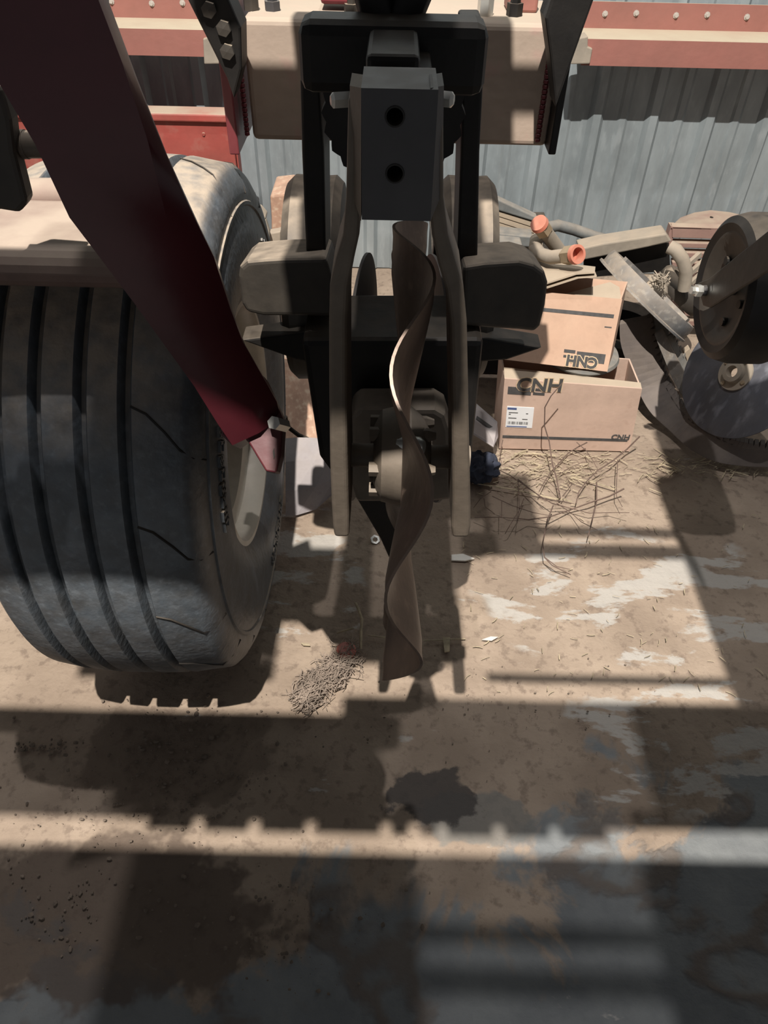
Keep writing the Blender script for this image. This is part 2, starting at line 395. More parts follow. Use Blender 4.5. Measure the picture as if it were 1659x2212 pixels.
# struts rising outward over the toolbar
def strut(px, Y, th, holes):
    pts = [PY(x, y, Y) for (x, y) in px]
    top = [(p - Vector((0, 0, 0))) for p in pts]
    o = MB().prism(pts, (0, th, 0)).build('strut', M['black'], RU, 0.003)
    for (hx, hy) in holes:
        p = PY(hx, hy, Y); MB().lathe(p, (0, -1, 0), [(0, 0.0001), (0, 0.009), (0.006, 0.009), (0.007, 0.0001)], 6).build('bolt', M['blackdusty'], o)
strut([(372, -75), (462, -75), (520, 60), (522, 150), (505, 215), (490, 170), (405, 0)], 1.05, 0.05, [(452, 20), (484, 60), (492, 110)])
strut([(1310, -75), (1215, -75), (1178, 40), (1190, 130), (1200, 235), (1212, 200), (1283, 0)], 1.05, 0.05, [])
# gear on top
yb(1.2, 690, 800, -60, 12, 0.05, 'upper_bracket', M['redpaint'])
yb(1.22, 1105, 1160, -60, 30, 0.05, 'upper_bracket', M['redgirt'])
for (x, y, h, mtt) in ((590, 34, 0.022, 'steelgrey'), (1047, 34, 0.045, 'bright'), (545, 38, 0.03, 'blackdusty'), (760, 38, 0.02, 'blackdusty'), (1110, 36, 0.03, 'black')):
    p = PY(x, y, 1.2); p.z = TBZ1
    MB().lathe(p, (0, 0, 1), [(0, 0.0001), (0, 0.011), (h * 0.5, 0.011), (h * 0.5, 0.007), (h, 0.007), (h, 0.0001)], 6).build('bolt', M[mtt], RU)
# hose coil in front of the toolbar, above the fork
MB().tube([PY(x, y, 0.75) for (x, y) in ((800, -120), (805, -20), (822, 40), (845, 75), (868, 40), (893, -20), (898, -120))], 0.017, 10).build('hydraulic_hose', M['black'], RU, smooth=True)
yb(0.62, 790, 905, 118, 200, 0.1, 'hose_clamp', M['black'])
o = yb(0.70, 640, 1045, 45, 215, 0.05, 'toolbar_shade_plate', M['black'], bev=0.01)  # black plate stands in for the toolbar's shaded middle
# lobed sprocket behind the fork head
p = PY(850, 238, 0.80); rr = (PY(1000, 238, 0.80) - p).length
MB().lathe(p, (0, -1, 0), [(-0.012, 0.0001), (-0.012, rr), (0.012, rr), (0.012, 0.0001)], 96, rfun=lambda g, r: 1 + 0.03 * math.cos(24 * g) if r > 0.02 else 1).build('drive_sprocket', M['black'], RU)
# side bars running down from the toolbar
def bar(px, Y, dy, nm, mt, bev=0.003):
    return MB().prism([PY(x, y, Y) for (x, y) in px], (0, dy, 0)).build(nm, mt, RU, bev)
bar([(648, 170), (690, 170), (700, 330), (705, 640), (665, 640), (652, 330)], 0.86, 0.09, 'side_bar', M['black'])
bar([(1000, 60), (1050, 60), (1036, 330), (1030, 640), (985, 640), (995, 330)], 0.86, 0.09, 'side_bar', M['black'])
# ---- fork head: channel with two holes (holes are real recesses)
FY = 0.50
def head():
    a = PY(780, 190, FY); b = PY(930, 478, FY)
    bm = MB().box(a.x, b.x, FY, FY + 0.05, b.z, a.z).build('fork_head', M['steelgrey'], RU)
    for (hx, hy) in ((853, 252), (853, 375)):
        p = PY(hx, hy, FY)
        MB().lathe(p + Vector((0, 0.0215, 0)), (0, -1, 0), [(-0.02, 0.0001), (-0.02, 0.0052), (0.0222, 0.0052), (0.0222, 0.0062), (-0.021, 0.0062), (-0.021, 0.0001)], 20).build('bolt_hole', M['black'], bm)
    cut = MB()
    for (hx, hy) in ((853, 252), (853, 375)):
        cut.lathe(PY(hx, hy, FY), (0, -1, 0), [(-0.045, 0.0001), (-0.045, 0.0063), (0.01, 0.0063), (0.01, 0.0001)], 20)
    return bm, cut
hd, cut = head()
co_ = cut.build('cutter', M['black'])
bo = hd.modifiers.new('b', 'BOOLEAN'); bo.object = co_; bo.operation = 'DIFFERENCE'; bo.solver = 'EXACT'
dg = bpy.context.evaluated_depsgraph_get(); dg.update()
nm_ = bpy.data.meshes.new_from_object(hd.evaluated_get(dg)); hd.modifiers.clear(); hd.data = nm_
bpy.data.objects.remove(co_)
# chamfered cheek of the head, right
a = [PY(x, y, FY) for (x, y) in ((930, 190), (962, 205), (958, 440), (930, 478))]
a[1].y += 0.02; a[2].y += 0.02
MB().prism(a, (0, 0.03, 0)).build('head_cheek', M['steelgrey'], RU)
a = [PY(x, y, FY) for (x, y) in ((780, 190), (752, 205), (756, 440), (780, 478))]
a[1].y += 0.02; a[2].y += 0.02
MB().prism(a, (0, 0.03, 0)).build('head_cheek', M['fork'], RU)
for (x, y) in ((733, 216), (962, 214)):
    p = PY(x, y, 0.55)
    MB().lathe(p, (-1 if x < 800 else 1, -0.3, 0), [(-0.012, 0.0001), (-0.012, 0.0055), (0.004, 0.0055), (0.006, 0.003), (0.006, 0.0001)], 6).build('bolt', M['bright'], RU)
MB().box(-0.02, 0.03, 0.551, 1.149, 0.985, 1.03).build('connecting_arm', M['black'], RU, 0.003)
# ---- fork arms: bent flat bars seen on edge
def arm(ctr, wid, depth):
    m_ = MB(); n = len(ctr)
    for i, (x, y) in enumerate(ctr):
        w = wid[i] / 2
        Yf = 0.515 if i else 0.52
        l = PY(x - w, y, Yf); r_ = PY(x + w, y, Yf)
        d = depth[i]
        m_.v += [l, r_, r_ + Vector((0, d, 0)), l + Vector((0, d, 0))]
    for i in range(n - 1):
        o = i * 4
        for k in range(4):
            k2 = (k + 1) % 4; m_.f.append((o + k, o + k2, o + 4 + k2, o + 4 + k))
    m_.f += [(0, 1, 2, 3), tuple((n - 1) * 4 + k for k in (3, 2, 1, 0))]
    return m_.build('fork_arm', M['fork'], RU, 0.004, seg=3)
arm([(766, 205), (765, 300), (763, 430), (758, 510), (745, 560), (733, 620), (730, 700), (730, 850), (732, 1000), (735, 1090), (737, 1140), (738, 1162)],
    [28, 30, 32, 36, 40, 42, 40, 39, 39, 38, 36, 32], [0.05, 0.05, 0.05, 0.06, 0.065, 0.07, 0.075, 0.08, 0.085, 0.085, 0.07, 0.045])
arm([(944, 205), (943, 300), (942, 430), (951, 510), (966, 570), (982, 625), (990, 700), (993, 850), (996, 1000), (997, 1090), (996, 1140), (995, 1163)],
    [28, 30, 33, 36, 40, 40, 38, 38, 38, 40, 42, 36], [0.05, 0.05, 0.05, 0.06, 0.065, 0.07, 0.075, 0.08, 0.085, 0.085, 0.07, 0.045])
# ---- wavy coulter
dirc = ray(872, 985).normalized(); RC = 0.22
CH = CP + dirc * 0.745
CX = CH.x
def coulter():
    m_ = MB(); seg = 192; rings = [0.03, 0.06, 0.09, 0.115, 0.14, 0.16, 0.18, 0.2, 0.212, RC]
    tow = Vector((0, CP.y - CH.y, CP.z - CH.z)).normalized(); upv = Vector((1, 0, 0)).cross(tow).normalized()
    if upv.z < 0: upv = -upv
    for sgn in (1, -1):
        for r in rings:
            amp = 0.0158 * max(0, min(1, (r - 0.09) / (RC - 0.09))) ** 0.8
            for k in range(seg):
                g = 2 * math.pi * k / seg
                w = amp * math.cos(8 * (g - R(38))) ; th = 0.0026 if r < RC - 0.01 else 0.0012
                m_.v.append(CH + tow * r * math.cos(g) + upv * r * math.sin(g) + Vector((w + sgn * th, 0, 0)))
    n = len(rings)
    for s_ in range(2):
        for i in range(n - 1):
            for k in range(seg):
                k2 = (k + 1) % seg; b0 = s_ * n * seg
                m_.f.append((b0 + i * seg + k, b0 + i * seg + k2, b0 + (i + 1) * seg + k2, b0 + (i + 1) * seg + k))
    for i in (0, n - 1):
        for k in range(seg):
            k2 = (k + 1) % seg
            m_.f.append((i * seg + k, i * seg + k2, n * seg + i * seg + k2, n * seg + i * seg + k))
    return m_.build('coulter_disc', M['coulter'], RU, smooth=True)
cd = coulter()
cd['label'] = 'wavy rusty coulter disc seen edge-on'
hub = MB().lathe(CH, (1, 0, 0), [(-0.03, 0.0001), (-0.03, 0.03), (-0.022, 0.046), (-0.006, 0.05), (0.006, 0.05), (0.018, 0.04), (0.026, 0.026), (0.026, 0.0001)], 32).build('coulter_hub', M['fork'], RU, smooth=True)
tow = Vector((0, CP.y - CH.y, CP.z - CH.z)).normalized()
MB().lathe(CH, (1, 0, 0), [(-0.052, 0.0001), (-0.052, 0.012), (0.066, 0.012), (0.066, 0.0001)], 16).build('axle_bolt', M['fork'], RU, smooth=True)
for k in range(6):
    g = k * math.pi / 3 + 0.4; upv = Vector((0, -tow.z, tow.y)); p = CH + (tow * math.cos(g) + upv * math.sin(g)) * 0.034
    MB().lathe(p, (1, 0, 0), [(-0.034, 0.0001), (-0.034, 0.007), (0.022, 0.007), (0.03, 0.004), (0.03, 0.0001)], 6).build('hub_bolt', M['fork'], hub)
# nut shining beside the blade
p = PY(905, 965, CH.y - 0.03)
MB().lathe(p, (1, -0.35, 0.15), [(-0.02, 0.0001), (-0.02, 0.009), (0.0, 0.0095), (0.005, 0.006), (0.005, 0.0001)], 16).build('nut', M['bright'], RU, smooth=True)
# ---- plate and opener behind the coulter
BY = 0.735
bl = MB().prism([PY(x, y, BY) for (x, y) in ((758, 900), (775, 885), (940, 885), (962, 898), (972, 930), (978, 1080), (930, 1086), (770, 1086), (757, 1040))], (0, 0.05, 0)).build('shank_plate', M['fork'], RU, 0.006)
MB().prism([PY(x, y, 0.70) for (x, y) in ((792, 1010), (818, 1018), (836, 1062), (826, 1070))], (0, 0.06, 0)).build('scraper', M['redgirt'], RU, 0.002)
MB().prism([PY(x, y, 0.80) for (x, y) in ((772, 1080), (842, 1080), (862, 1180), (856, 1212), (840, 1205), (822, 1165))], (0, 0.02, 0)).build('opener_point', M['black'], RU, 0.002)
ob = MB(); Yo = 0.80
fr = [PY(x, y, Yo) for (x, y) in ((650, 735), (1045, 735), (1018, 1000), (990, 1045), (735, 1050), (690, 990))]
ob.prism(fr, (0, 0.12, 0)).build('opener_housing', M['black'], RU, 0.008)
for sx, px_ in ((-1, 690), (1, 1025)):
    c = PY(px_, 905, 0.98); c.z = 0.52; c.x = 0.015 + sx * 0.055
    MB().lathe(c, (1, sx * 0.10, 0), [(-0.002, 0.0001), (-0.002, 0.19), (0.002, 0.19), (0.002, 0.0001)], 64).build('opener_disc', M['steelgrey'], RU, smooth=True)
# ---- side shields (rounded wings) and gauge wheels
sh_l = [(500, 640), (503, 618), (520, 603), (560, 595), (600, 588), (700, 575), (720, 640), (715, 705), (640, 712), (560, 722), (520, 718), (508, 700)]
sh_r = [(1003, 590), (1050, 588), (1130, 592), (1165, 605), (1188, 624), (1196, 650), (1190, 700), (1178, 745), (1165, 757), (1130, 748), (1060, 735), (1000, 722)]
def wing(px, Y, sweep, nm):
    pts = [PY(x, y, Y) for (x, y) in px]
    c = sum(pts, Vector()) / len(pts)
    for p in pts: p.y += abs(p.x - 0.015) * sweep
    return MB().prism(pts, (0, 0.10, -0.02)).build(nm, M['blackdusty'], RU, 0.006, seg=3)
wing(sh_l, 0.80, 0.25, 'side_shield'); wing(sh_r, 0.80, 0.25, 'side_shield')
# undersides: skid plates slanting back below the wings
MB().prism([PY(x, y, 0.93) for (x, y) in ((520, 735), (700, 712), (700, 790), (640, 778))], (0, 0.04, 0)).build('skid_plate', M['black'], RU, 0.003)
MB().prism([PY(x, y, 0.93) for (x, y) in ((1172, 752), (1010, 725), (1010, 785), (1095, 778))], (0, 0.04, 0)).build('skid_plate', M['black'], RU, 0.003)
def gwheel(x0, x1, ytop, nm='gauge_wheel', lean=0):
    Y = 1.10; l = PY(x0, ytop, Y); r_ = PY(x1, ytop, Y); w = abs(r_.x - l.x); rad = 0.155
    c = Vector(((l.x + r_.x) / 2, Y, l.z - rad))
    h = w / 2
    prof = [(-h, rad * 0.6), (-h, rad * 0.82), (-h * 0.96, rad * 0.93), (-h * 0.7, rad * 0.995), (-h * 0.2, rad * (0.99 if lean <= 0 else 0.985)), (h * 0.2, rad * 0.985), (h * 0.7, rad * 0.995), (h * 0.96, rad * 0.93), (h, rad * 0.82), (h, rad * 0.6)]
    g = MB().lathe(c, (1, 0, lean), prof, 48).build(nm, M['blackdusty'], RU, smooth=True)
    MB().lathe(c, (1, 0, lean), [(-h * 0.6, 0.0001), (-h * 0.6, 0.03), (-h * 0.3, rad * 0.55), (-h * 0.7, rad * 0.62), (h * 0.7, rad * 0.62), (h * 0.3, rad * 0.55), (h * 0.6, 0.03), (h * 0.6, 0.0001)], 32).build('wheel_disc', M['blackdusty'], g, smooth=True)
gwheel(614, 742, 388); gwheel(955, 1077, 390)
# ================================================================== WHEEL
TR, TCX, TCY = 0.412, -0.365, 1.0
TW = thing('transport_wheel', (TCX, TCY, 0), 'ribbed rubber implement wheel standing at the left', 'wheel')
tc_ = Vector((TCX, TCY, TR))
gr = [0.066, 0.016, -0.036, -0.082]; gw = 0.0062
prof = []
def tr(x): return TR - 0.9 * (abs(x) / 0.145) ** 2.6 * 0.018
xs = [0.135]
prof += [(0.118, 0.195), (0.132, 0.20), (0.146, 0.235), (0.151, 0.285), (0.149, 0.325), (0.1455, 0.345), (0.1455, 0.351), (0.146, 0.362), (0.142, 0.378), (0.134, tr(0.134) - 0.006), (0.126, tr(0.126))]
for g in gr:
    prof += [(g + gw + 0.002, tr(g + gw)), (g + gw, tr(g) - 0.003), (g + gw * 0.6, tr(g) - 0.015), (g - gw * 0.6, tr(g) - 0.015), (g - gw, tr(g) - 0.003), (g - gw - 0.002, tr(g - gw))]
prof += [(-0.126, tr(0.126)), (-0.134, tr(0.134) - 0.006), (-0.142, 0.378), (-0.146, 0.362), (-0.149, 0.325), (-0.151, 0.285), (-0.146, 0.235), (-0.132, 0.20), (-0.118, 0.195)]
tire = MB().lathe(tc_, (1, 0, 0), prof, 128).build('tyre', M['tire'], TW, smooth=True)
# curved shoulder sipes and sidewall ring and raised lettering
sp0 = None
for k in range(18):
    g0 = 2 * math.pi * k / 18
    if sp0 is None:
        path = []
        for (x, rr_, dg_) in ((0.073, tr(0.073) + 0.0002, 0), (0.09, tr(0.09), 0.02), (0.11, tr(0.11), 0.07), (0.126, tr(0.126), 0.12), (0.137, 0.385, 0.15), (0.1465, 0.36, 0.165)):
            path.append(tc_ + Vector((x, math.cos(dg_) * rr_, math.sin(dg_) * rr_)))
        sp0 = MB().tube(path, 0.0016, 5).build('sipe', M['black'], tire, smooth=True)
        off = WORLD(tire); ctr = tc_ - off
        sp0.data.transform(Matrix.Translation(sp0.location - ctr)); sp0.location = ctr
        o_ = sp0
    else:
        o_ = sp0.copy(); COL.objects.link(o_)
    o_.rotation_euler = (g0, 0, 0)
rg = MB().lathe(tc_, (1, 0, 0), [(0.1435, 0.342), (0.1485, 0.345), (0.1485, 0.350), (0.1435, 0.353)], 96).build('sidewall_ring', M['tire'], tire, smooth=True)
let = MB()
for base in (R(140), R(262), R(20)):
    for k in range(9):
        g = base + k * 0.062
        r0 = 0.297 + 0.004 * (k % 2)
        for (dr, dgl, lw, lh) in ((0, 0, 0.0022, 0.011), (0.009, 0.014, 0.0075, 0.0022), (-0.009 * (k % 3 > 0), 0.014, 0.0075, 0.0022), (0, 0.028 * (k % 2), 0.0022, 0.011)):
            rad = Vector((0, math.cos(g + dgl), math.sin(g + dgl))); tan = Vector((0, -rad.z, rad.y))
            let.obox(tc_ + rad * (r0 + dr) + Vector((0.1515, 0, 0)), (0.002, 0, 0), tan * lw, rad * lh)
let.build('raised_lettering', M['tire'], tire)['kind'] = 'stuff'
rim = MB().lathe(tc_, (1, 0, 0), [(0.128, 0.206), (0.134, 0.207), (0.134, 0.197), (0.122, 0.186), (0.10, 0.184), (0.092, 0.165), (0.04, 0.158), (0.025, 0.13), (0.03, 0.085), (0.05, 0.07), (0.05, 0.045), (0.075, 0.04), (0.075, 0.0001)], 64).build('rim', M['rim'], TW, smooth=True)
MB().lathe(tc_, (1, 0, 0), [(-0.13, 0.207), (-0.12, 0.186), (0.03, 0.158), (0.02, 0.0001)], 64).build('rim_barrel', M['rim'], TW, smooth=True)
for k in range(6):
    g = k * math.pi / 3; p = tc_ + Vector((0.035, 0.1 * math.cos(g), 0.1 * math.sin(g)))
    MB().lathe(p, (1, 0, 0), [(-0.01, 0.0001), (-0.01, 0.011), (0.012, 0.011), (0.012, 0.006), (0.022, 0.006), (0.022, 0.0001)], 6).build('wheel_nut', M['screw'], rim)
# ================================================================== RED SUPPORT ARM and the dusty beam behind it
SF = thing('wheel_support_frame', (-0.25, 0.7, 0.4), 'dark red slanting box arm ending beside the ribbed wheel', 'frame')
secs = [((-210, -160), (170, -160), (215, -160)), ((-145, -20), (205, -20), (222, -20)), ((-5, 175), (262, 130), (285, 150)), ((75, 310), (318, 300), (352, 320)), ((150, 470), (362, 480), (425, 480)), ((220, 562), (388, 560), (462, 555)),
        ((290, 655), (428, 640), (498, 668)), ((355, 745), (470, 730), (525, 740)), ((420, 835), (520, 815), (560, 800)), ((470, 915), (545, 895), (598, 868)), ((502, 962), (560, 935), (606, 905))]
am = MB(); A_, B_ = (105, 0), (540, 930)
def zat(x, y):
    dx, dy = B_[0] - A_[0], B_[1] - A_[1]
    t = ((x - A_[0]) * dx + (y - A_[1]) * dy) / (dx * dx + dy * dy)
    return 1.0 / ((1 - t) / 0.485 + t / 0.785)
for (l, mm_, r_) in secs:
    zl, zm, zr = zat(*l), zat(*mm_), zat(*r_)
    am.v += [PZ(*l, zl), PZ(*mm_, zm), PZ(*r_, zr + 0.018), PZ(*r_, zr + 0.03) + FW * 0.012, PZ(*l, zl) + FW * 0.045]
n = len(secs)
for i in range(n - 1):
    for k in range(5):
        k2 = (k + 1) % 5; am.f.append((i * 5 + k, i * 5 + k2, (i + 1) * 5 + k2, (i + 1) * 5 + k))
am.f += [(4, 3, 2, 1, 0), tuple((n - 1) * 5 + k for k in range(5))]
am.build('arm', M['redarm'], SF, smooth=True)
# end lug
z0 = zat(560, 930) + 0.01
MB().prism([PZ(x, y, z0) for (x, y) in ((470, 880), (520, 800), (570, 812), (612, 905), (606, 985), (597, 1022), (574, 1018), (536, 955), (522, 942), (505, 965), (478, 940))], FW * 0.03).build('end_lug', M['redarm'], SF, 0.002)
MB().lathe(PZ(598, 915, z0 - 0.01), RT * -0.3 - FW, [(-0.02, 0.0001), (-0.02, 0.0075), (0.008, 0.0075), (0.008, 0.0001)], 6).build('bolt', M['bright'], SF)
MB().prism([PZ(x, y, z0 - 0.0008) for (x, y) in ((589, 975), (592, 968), (594, 985), (591, 992))], FW * 0.001).build('slot', M['black'], SF)
# dusty beam
bx = MB().box(-1.5, -0.235, 0.70, 0.85, 0.806, 0.848).build('cross_beam', M['tube'], SF, 0.02, seg=4)
MB().tube([PY(x, 425, 0.86) for x in (-900, 330)], 0.02, 14).build('cross_tube', M['tube'], SF, smooth=True)
# lugs and spool at the picture's left edge
MB().tube([PY(-80, 312, 0.66), PY(58, 312, 0.66)], 0.0115, 16).build('pivot_pin', M['fork'], SF, smooth=True)
MB().tube([PY(58, 312, 0.66), PY(140, 312, 0.66)], 0.0108, 16).build('pivot_spacer', M['fork'], SF, smooth=True)
MB().prism([PY(x, y, 0.64) for (x, y) in ((-120, 150), (0, 185), (22, 260), (30, 330), (48, 400), (58, 440), (40, 462), (0, 455), (-120, 470))], (0, 0.02, 0)).build('pivot_lug', M['blackdusty'], SF, 0.004)
# ================================================================== NEIGHBOUR WHEEL at the right edge
NW = thing('gauge_wheel', (0.66, 1.25, 0.4), 'black wheel on a flat bar arm at the right edge', 'wheel')
wc = PZ(1556, 625, 1.36); rad = 0.133
MB().lathe(wc, (1, 0, 0), [(0.03, 0.02), (0.03, rad * 0.66), (0.004, rad * 0.76), (-0.002, rad * 0.86), (0.006, rad * 0.95), (0.03, rad), (0.085, rad), (0.108, rad * 0.94), (0.112, rad * 0.85), (0.106, rad * 0.75), (0.09, rad * 0.66), (0.09, 0.02)], 64).build('tyre', M['black'], NW, smooth=True)
MB().lathe(wc, (1, 0, 0), [(0.028, 0.0001), (0.028, rad * 0.3), (0.018, rad * 0.5), (0.014, rad * 0.62), (0.004, rad * 0.72), (0.004, rad * 0.76), (0.012, rad * 0.77)], 48).build('wheel_disc', M['blackdusty'], NW, smooth=True)
for k in range(5):
    g = 2 * math.pi * k / 5 + 0.6; p = wc + Vector((0.02, 0.058 * math.cos(g), 0.058 * math.sin(g)))
    MB().lathe(p, (-1, 0, 0), [(-0.004, 0.0001), (-0.004, 0.008), (0.0065, 0.008), (0.0065, 0.0001)], 12).build('disc_hole', M['black'], NW)
nut = PX(1514, 628, 0.577)
MB().prism([PX(x, y, 0.585) for (x, y) in ((1505, 612), (1530, 602), (1659, 498), (1760, 420), (1790, 470), (1659, 585), (1532, 665), (1518, 660))], (0.006, 0, 0)).build('arm', M['blackdusty'], NW, 0.002)
MB().prism([PX(x, y, 0.5845) for (x, y) in ((1534, 616), (1538, 614), (1538, 628), (1534, 630))], (0.001, 0, 0)).build('slot', M['black'], NW)
MB().tube([nut + Vector((0.0, 0, 0)), wc + Vector((0.03, 0, 0))], 0.01, 10).build('axle', M['steelgrey'], NW)
MB().lathe(nut, (-1, -0.15, 0.1), [(0, 0.0001), (0, 0.0115), (0.011, 0.0115), (0.011, 0.007), (0.02, 0.007), (0.02, 0.0001)], 6).build('nut', M['bright'], NW)
# ================================================================== OVERHEAD BLOCKERS (out of view, added to shape the lamp's shadows)
OF = thing('overhead_blockers', (0, 0.1, 1.5), 'added unseen black walkway and pipes above the row unit', 'blocker')
def at(s, h): return LAMP.y + (s - LAMP.y) * (LAMP.z - h) / LAMP.z
def atx(x, h): return LAMP.x + (x - LAMP.x) * (LAMP.z - h) / LAMP.z
hW = 1.5
MB().box(-1.6, -0.15, at(0.512, hW), at(0.70, hW), hW - 0.015, hW).build('shadow_board', M['black'], OF)  # unseen boards added to cast the dark floor bands
MB().box(-0.1495, 1.6, at(0.512, hW), at(0.738, hW), hW - 0.015, hW).build('shadow_board', M['black'], OF)
MB().box(-1.6, 1.6, at(-0.6, hW), at(0.460, hW), hW - 0.015, hW).build('shadow_board', M['black'], OF)
xs_ = [-0.375, -0.285, -0.195, -0.105, 0.015, 0.06, 0.105, 0.195, 0.285, 0.375]
for k in range(len(xs_) - 1):
    MB().box(atx(xs_[k] + 0.008, hW), atx(xs_[k + 1] - 0.008, hW), at(0.493, hW), at(0.5125, hW), hW - 0.012, hW - 0.002).build('shadow_comb', M['black'], OF)  # added comb, its gaps let narrow lit slots reach the floor
for (s, rr_) in ((1.175, 0.010), (1.115, 0.013)):
    MB().tube([(-0.1, at(s, 1.4), 1.4), (1.2, at(s, 1.4), 1.4)], rr_, 10).build('pipe', M['black'], OF)  # unseen pipes added for two thin shadow lines on the floor
MB().box(atx(0.66, 1.4), 0.62, at(0.70, 1.4), at(1.36, 1.4), 1.38, 1.42).build('side_shade_slab', M['black'], OF)  # added slab keeps the floor on the right dark
MB().box(-0.47, -0.235, 0.23, 0.43, hW - 0.015, hW).build('shadow_board', M['black'], OF)  # extra board added to shade the tyre tread
MB().box(0.37, 0.62, at(1.365, 1.4), 0.79, 1.38, 1.42).build('side_shade_slab', M['black'], OF)  # second slab added to shade the wheel at the right edge
MB().box(-0.28, -0.165, 0.312, 0.435, hW, hW + 0.02).build('arm_shade_slab', M['black'], OF)  # added slab between lamp and red arm, keeps the arm dark
MB().box(-0.005, 0.115, 0.44, 0.60, hW, hW + 0.02).build('wing_shade_slab', M['black'], OF)  # added slab shades the right side shield
MB().tube([(atx(0.20, 1.4), at(0.785, 1.4), 1.4), (atx(0.75, 1.4), at(0.785, 1.4), 1.4)], 0.007, 10).build('pipe', M['black'], OF)  # unseen pipe added to cast one more thin floor shadow
MB().box(-0.205, -0.166, 0.66, 0.757, hW + 0.021, hW + 0.05).build('shade_strip', M['black'], OF)  # added strip shades the left gauge wheel
MB().box(-0.25, 0.03, 0.757, 0.80, hW, hW + 0.02).build('toolbar_shade_rail', M['black'], OF)  # rails added to darken parts of the toolbar face
MB().box(0.0305, 0.14, 0.785, 0.803, hW, hW + 0.02).build('toolbar_shade_rail', M['black'], OF)
MB().box(-0.165, -0.012, 0.245, 0.42, hW + 0.02, hW + 0.05).build('shade_tray', M['black'], OF)  # trays added to hold fork, coulter and opener in shade
MB().box(-0.165, 0.03, 0.4205, 0.845, hW + 0.021, hW + 0.05).build('shade_tray', M['black'], OF)
MB().box(0.0305, 0.073, 0.66, 0.845, hW + 0.021, hW + 0.05).build('shade_strip', M['black'], OF)  # added strip shades the right gauge wheel and toolbar

# ================================================================== PILE BY THE WALL
# red cabinet
cy = 2.12; a = PY(497, 245, cy)
RC_ = thing('red_panel', (-0.7, cy, 0), 'faded red metal panel with dusty top rim standing behind the ribbed wheel', 'panel')
zt = a.z; xr = a.x
MB().box(-1.15, xr, cy, cy + 0.05, 0, zt - 0.02).build('body', M['redcab'], RC_, 0.004)
MB().box(-1.16, xr + 0.008, cy - 0.012, cy + 0.056, zt - 0.02, zt).build('top_rim', M['redcab'], RC_, 0.004)
pr = PY(527, 400, cy + 0.05)
MB().box(xr + 0.001, pr.x, cy + 0.01, cy + 0.05, 0, zt - 0.02).build('side_flange', M['redcab'], RC_, 0.003)
for (x, y) in ((440, 290), (455, 350)):
    MB().lathe(PY(x, y, cy), (0, -1, 0), [(-0.002, 0.0001), (-0.002, 0.006), (0.003, 0.004), (0.003, 0.0001)], 8).build('rivet', M['redcab'], RC_)
# rust block, plank and small piece beside it
tag(slab([(583, 422), (628, 417), (634, 470), (632, 700), (588, 700), (586, 470)], 1.98, 0.14, 'rusty_block', M['rust'], bevel=0.006), 'rusty pinkish metal block standing between red panel and dark gauge wheel', 'block')
b1 = bpy.data.objects['rusty_block']; 
tag(slab([(578, 505), (606, 500), (602, 746), (574, 745)], 1.90, 0.03, 'wooden_plank', M['wood'], bevel=0.003), 'pale upright plank end beside the rusty block', 'plank')
CL = thing('bent_strap', PY(560, 540, 1.86), 'small bent grey metal strap behind the wheel shoulder', 'strap')
MB().prism([PY(x, y, 1.86) for (x, y) in ((566, 478), (574, 474), (582, 500), (584, 640), (566, 640), (570, 520))], (0, 0.015, 0)).build('strap_leaf', M['dustysteel'], CL, 0.002)
MB().prism([PY(x, y, 1.86) for (x, y) in ((538, 455), (560, 454), (574, 470), (572, 480), (545, 482))], (0, 0.04, 0)).build('strap_top', M['dustysteel'], CL, 0.003)

# leaning rusty plate and grey card sheet between wheel and coulter
pl = [FL(612, 958), FL(712, 985), PY(655, 779, 1.62), PY(609, 781, 1.62)]
o = MB().prism(pl, (0, 0.006, 0.006)).build('rusty_plate', M['rust'], bevel=0.001)
tag(o, 'rust-speckled flat plate leaning in the gap beside the ribbed wheel', 'plate')
gs = thing('card_sheet', FL(650, 1100), 'scuffed grey-lilac card sheet with blue print on the floor by the wheel', 'card')
rows = [((617, 1112), (640, 1111), (680, 1098), (712, 1068)), ((617, 1060), (640, 1058), (680, 1050), (722, 1030)), ((617, 1000), (640, 998), (680, 995), (716, 985)), ((617, 950), (640, 948), (670, 948), (700, 950))]
hs = (0.006, 0.06, 0.10, 0.12)
m_ = MB()
for rr_, h in zip(rows, hs):
    for (x, y) in rr_: m_.v.append(FL(x, y, h))
for i in range(3):
    for k in range(3): m_.f.append((i * 4 + k, i * 4 + k + 1, i * 4 + k + 5, i * 4 + k + 4))
go = m_.build('sheet', M['lilac'], gs); sm = go.modifiers.new('s', 'SOLIDIFY'); sm.thickness = 0.006; sm.offset = -1
def on_sheet(x, y):     # height of the sheet at that row
    ys = [1106, 1055, 998, 948]; h = hs[0]
    for i in range(3):
        if ys[i + 1] <= y <= ys[i]: h = hs[i] + (hs[i + 1] - hs[i]) * (ys[i] - y) / (ys[i] - ys[i + 1])
    return FL(x, y, h + 0.003)
MB().prism([on_sheet(x, y) for (x, y) in ((618, 1000), (628, 998), (636, 1018), (628, 1032), (618, 1030))], (0, 0.0005, 0.0008)).build('blue_print', M['blueink'], gs)
MB().prism([on_sheet(x, y) for (x, y) in ((618, 978), (624, 982), (628, 998), (618, 1000))], (0, 0.0005, 0.0008)).build('tan_print', M['paleink'], gs)
MB().prism([on_sheet(x, y) for (x, y) in ((629, 983), (639, 983), (632, 1005), (629, 999))], (0, 0.0005, 0.0008)).build('tan_print', M['paleink'], gs)
hp = [PY(x, y, 1.42) for (x, y) in ((616, 900), (618, 910), (624, 924), (645, 940), (668, 950), (700, 962), (740, 965))]
tag(MB().tube(hp, 0.0055, 8).build('thin_hose', M['black'], smooth=True), 'thin black hose running behind the coulter fork past the rusty plate', 'hose')

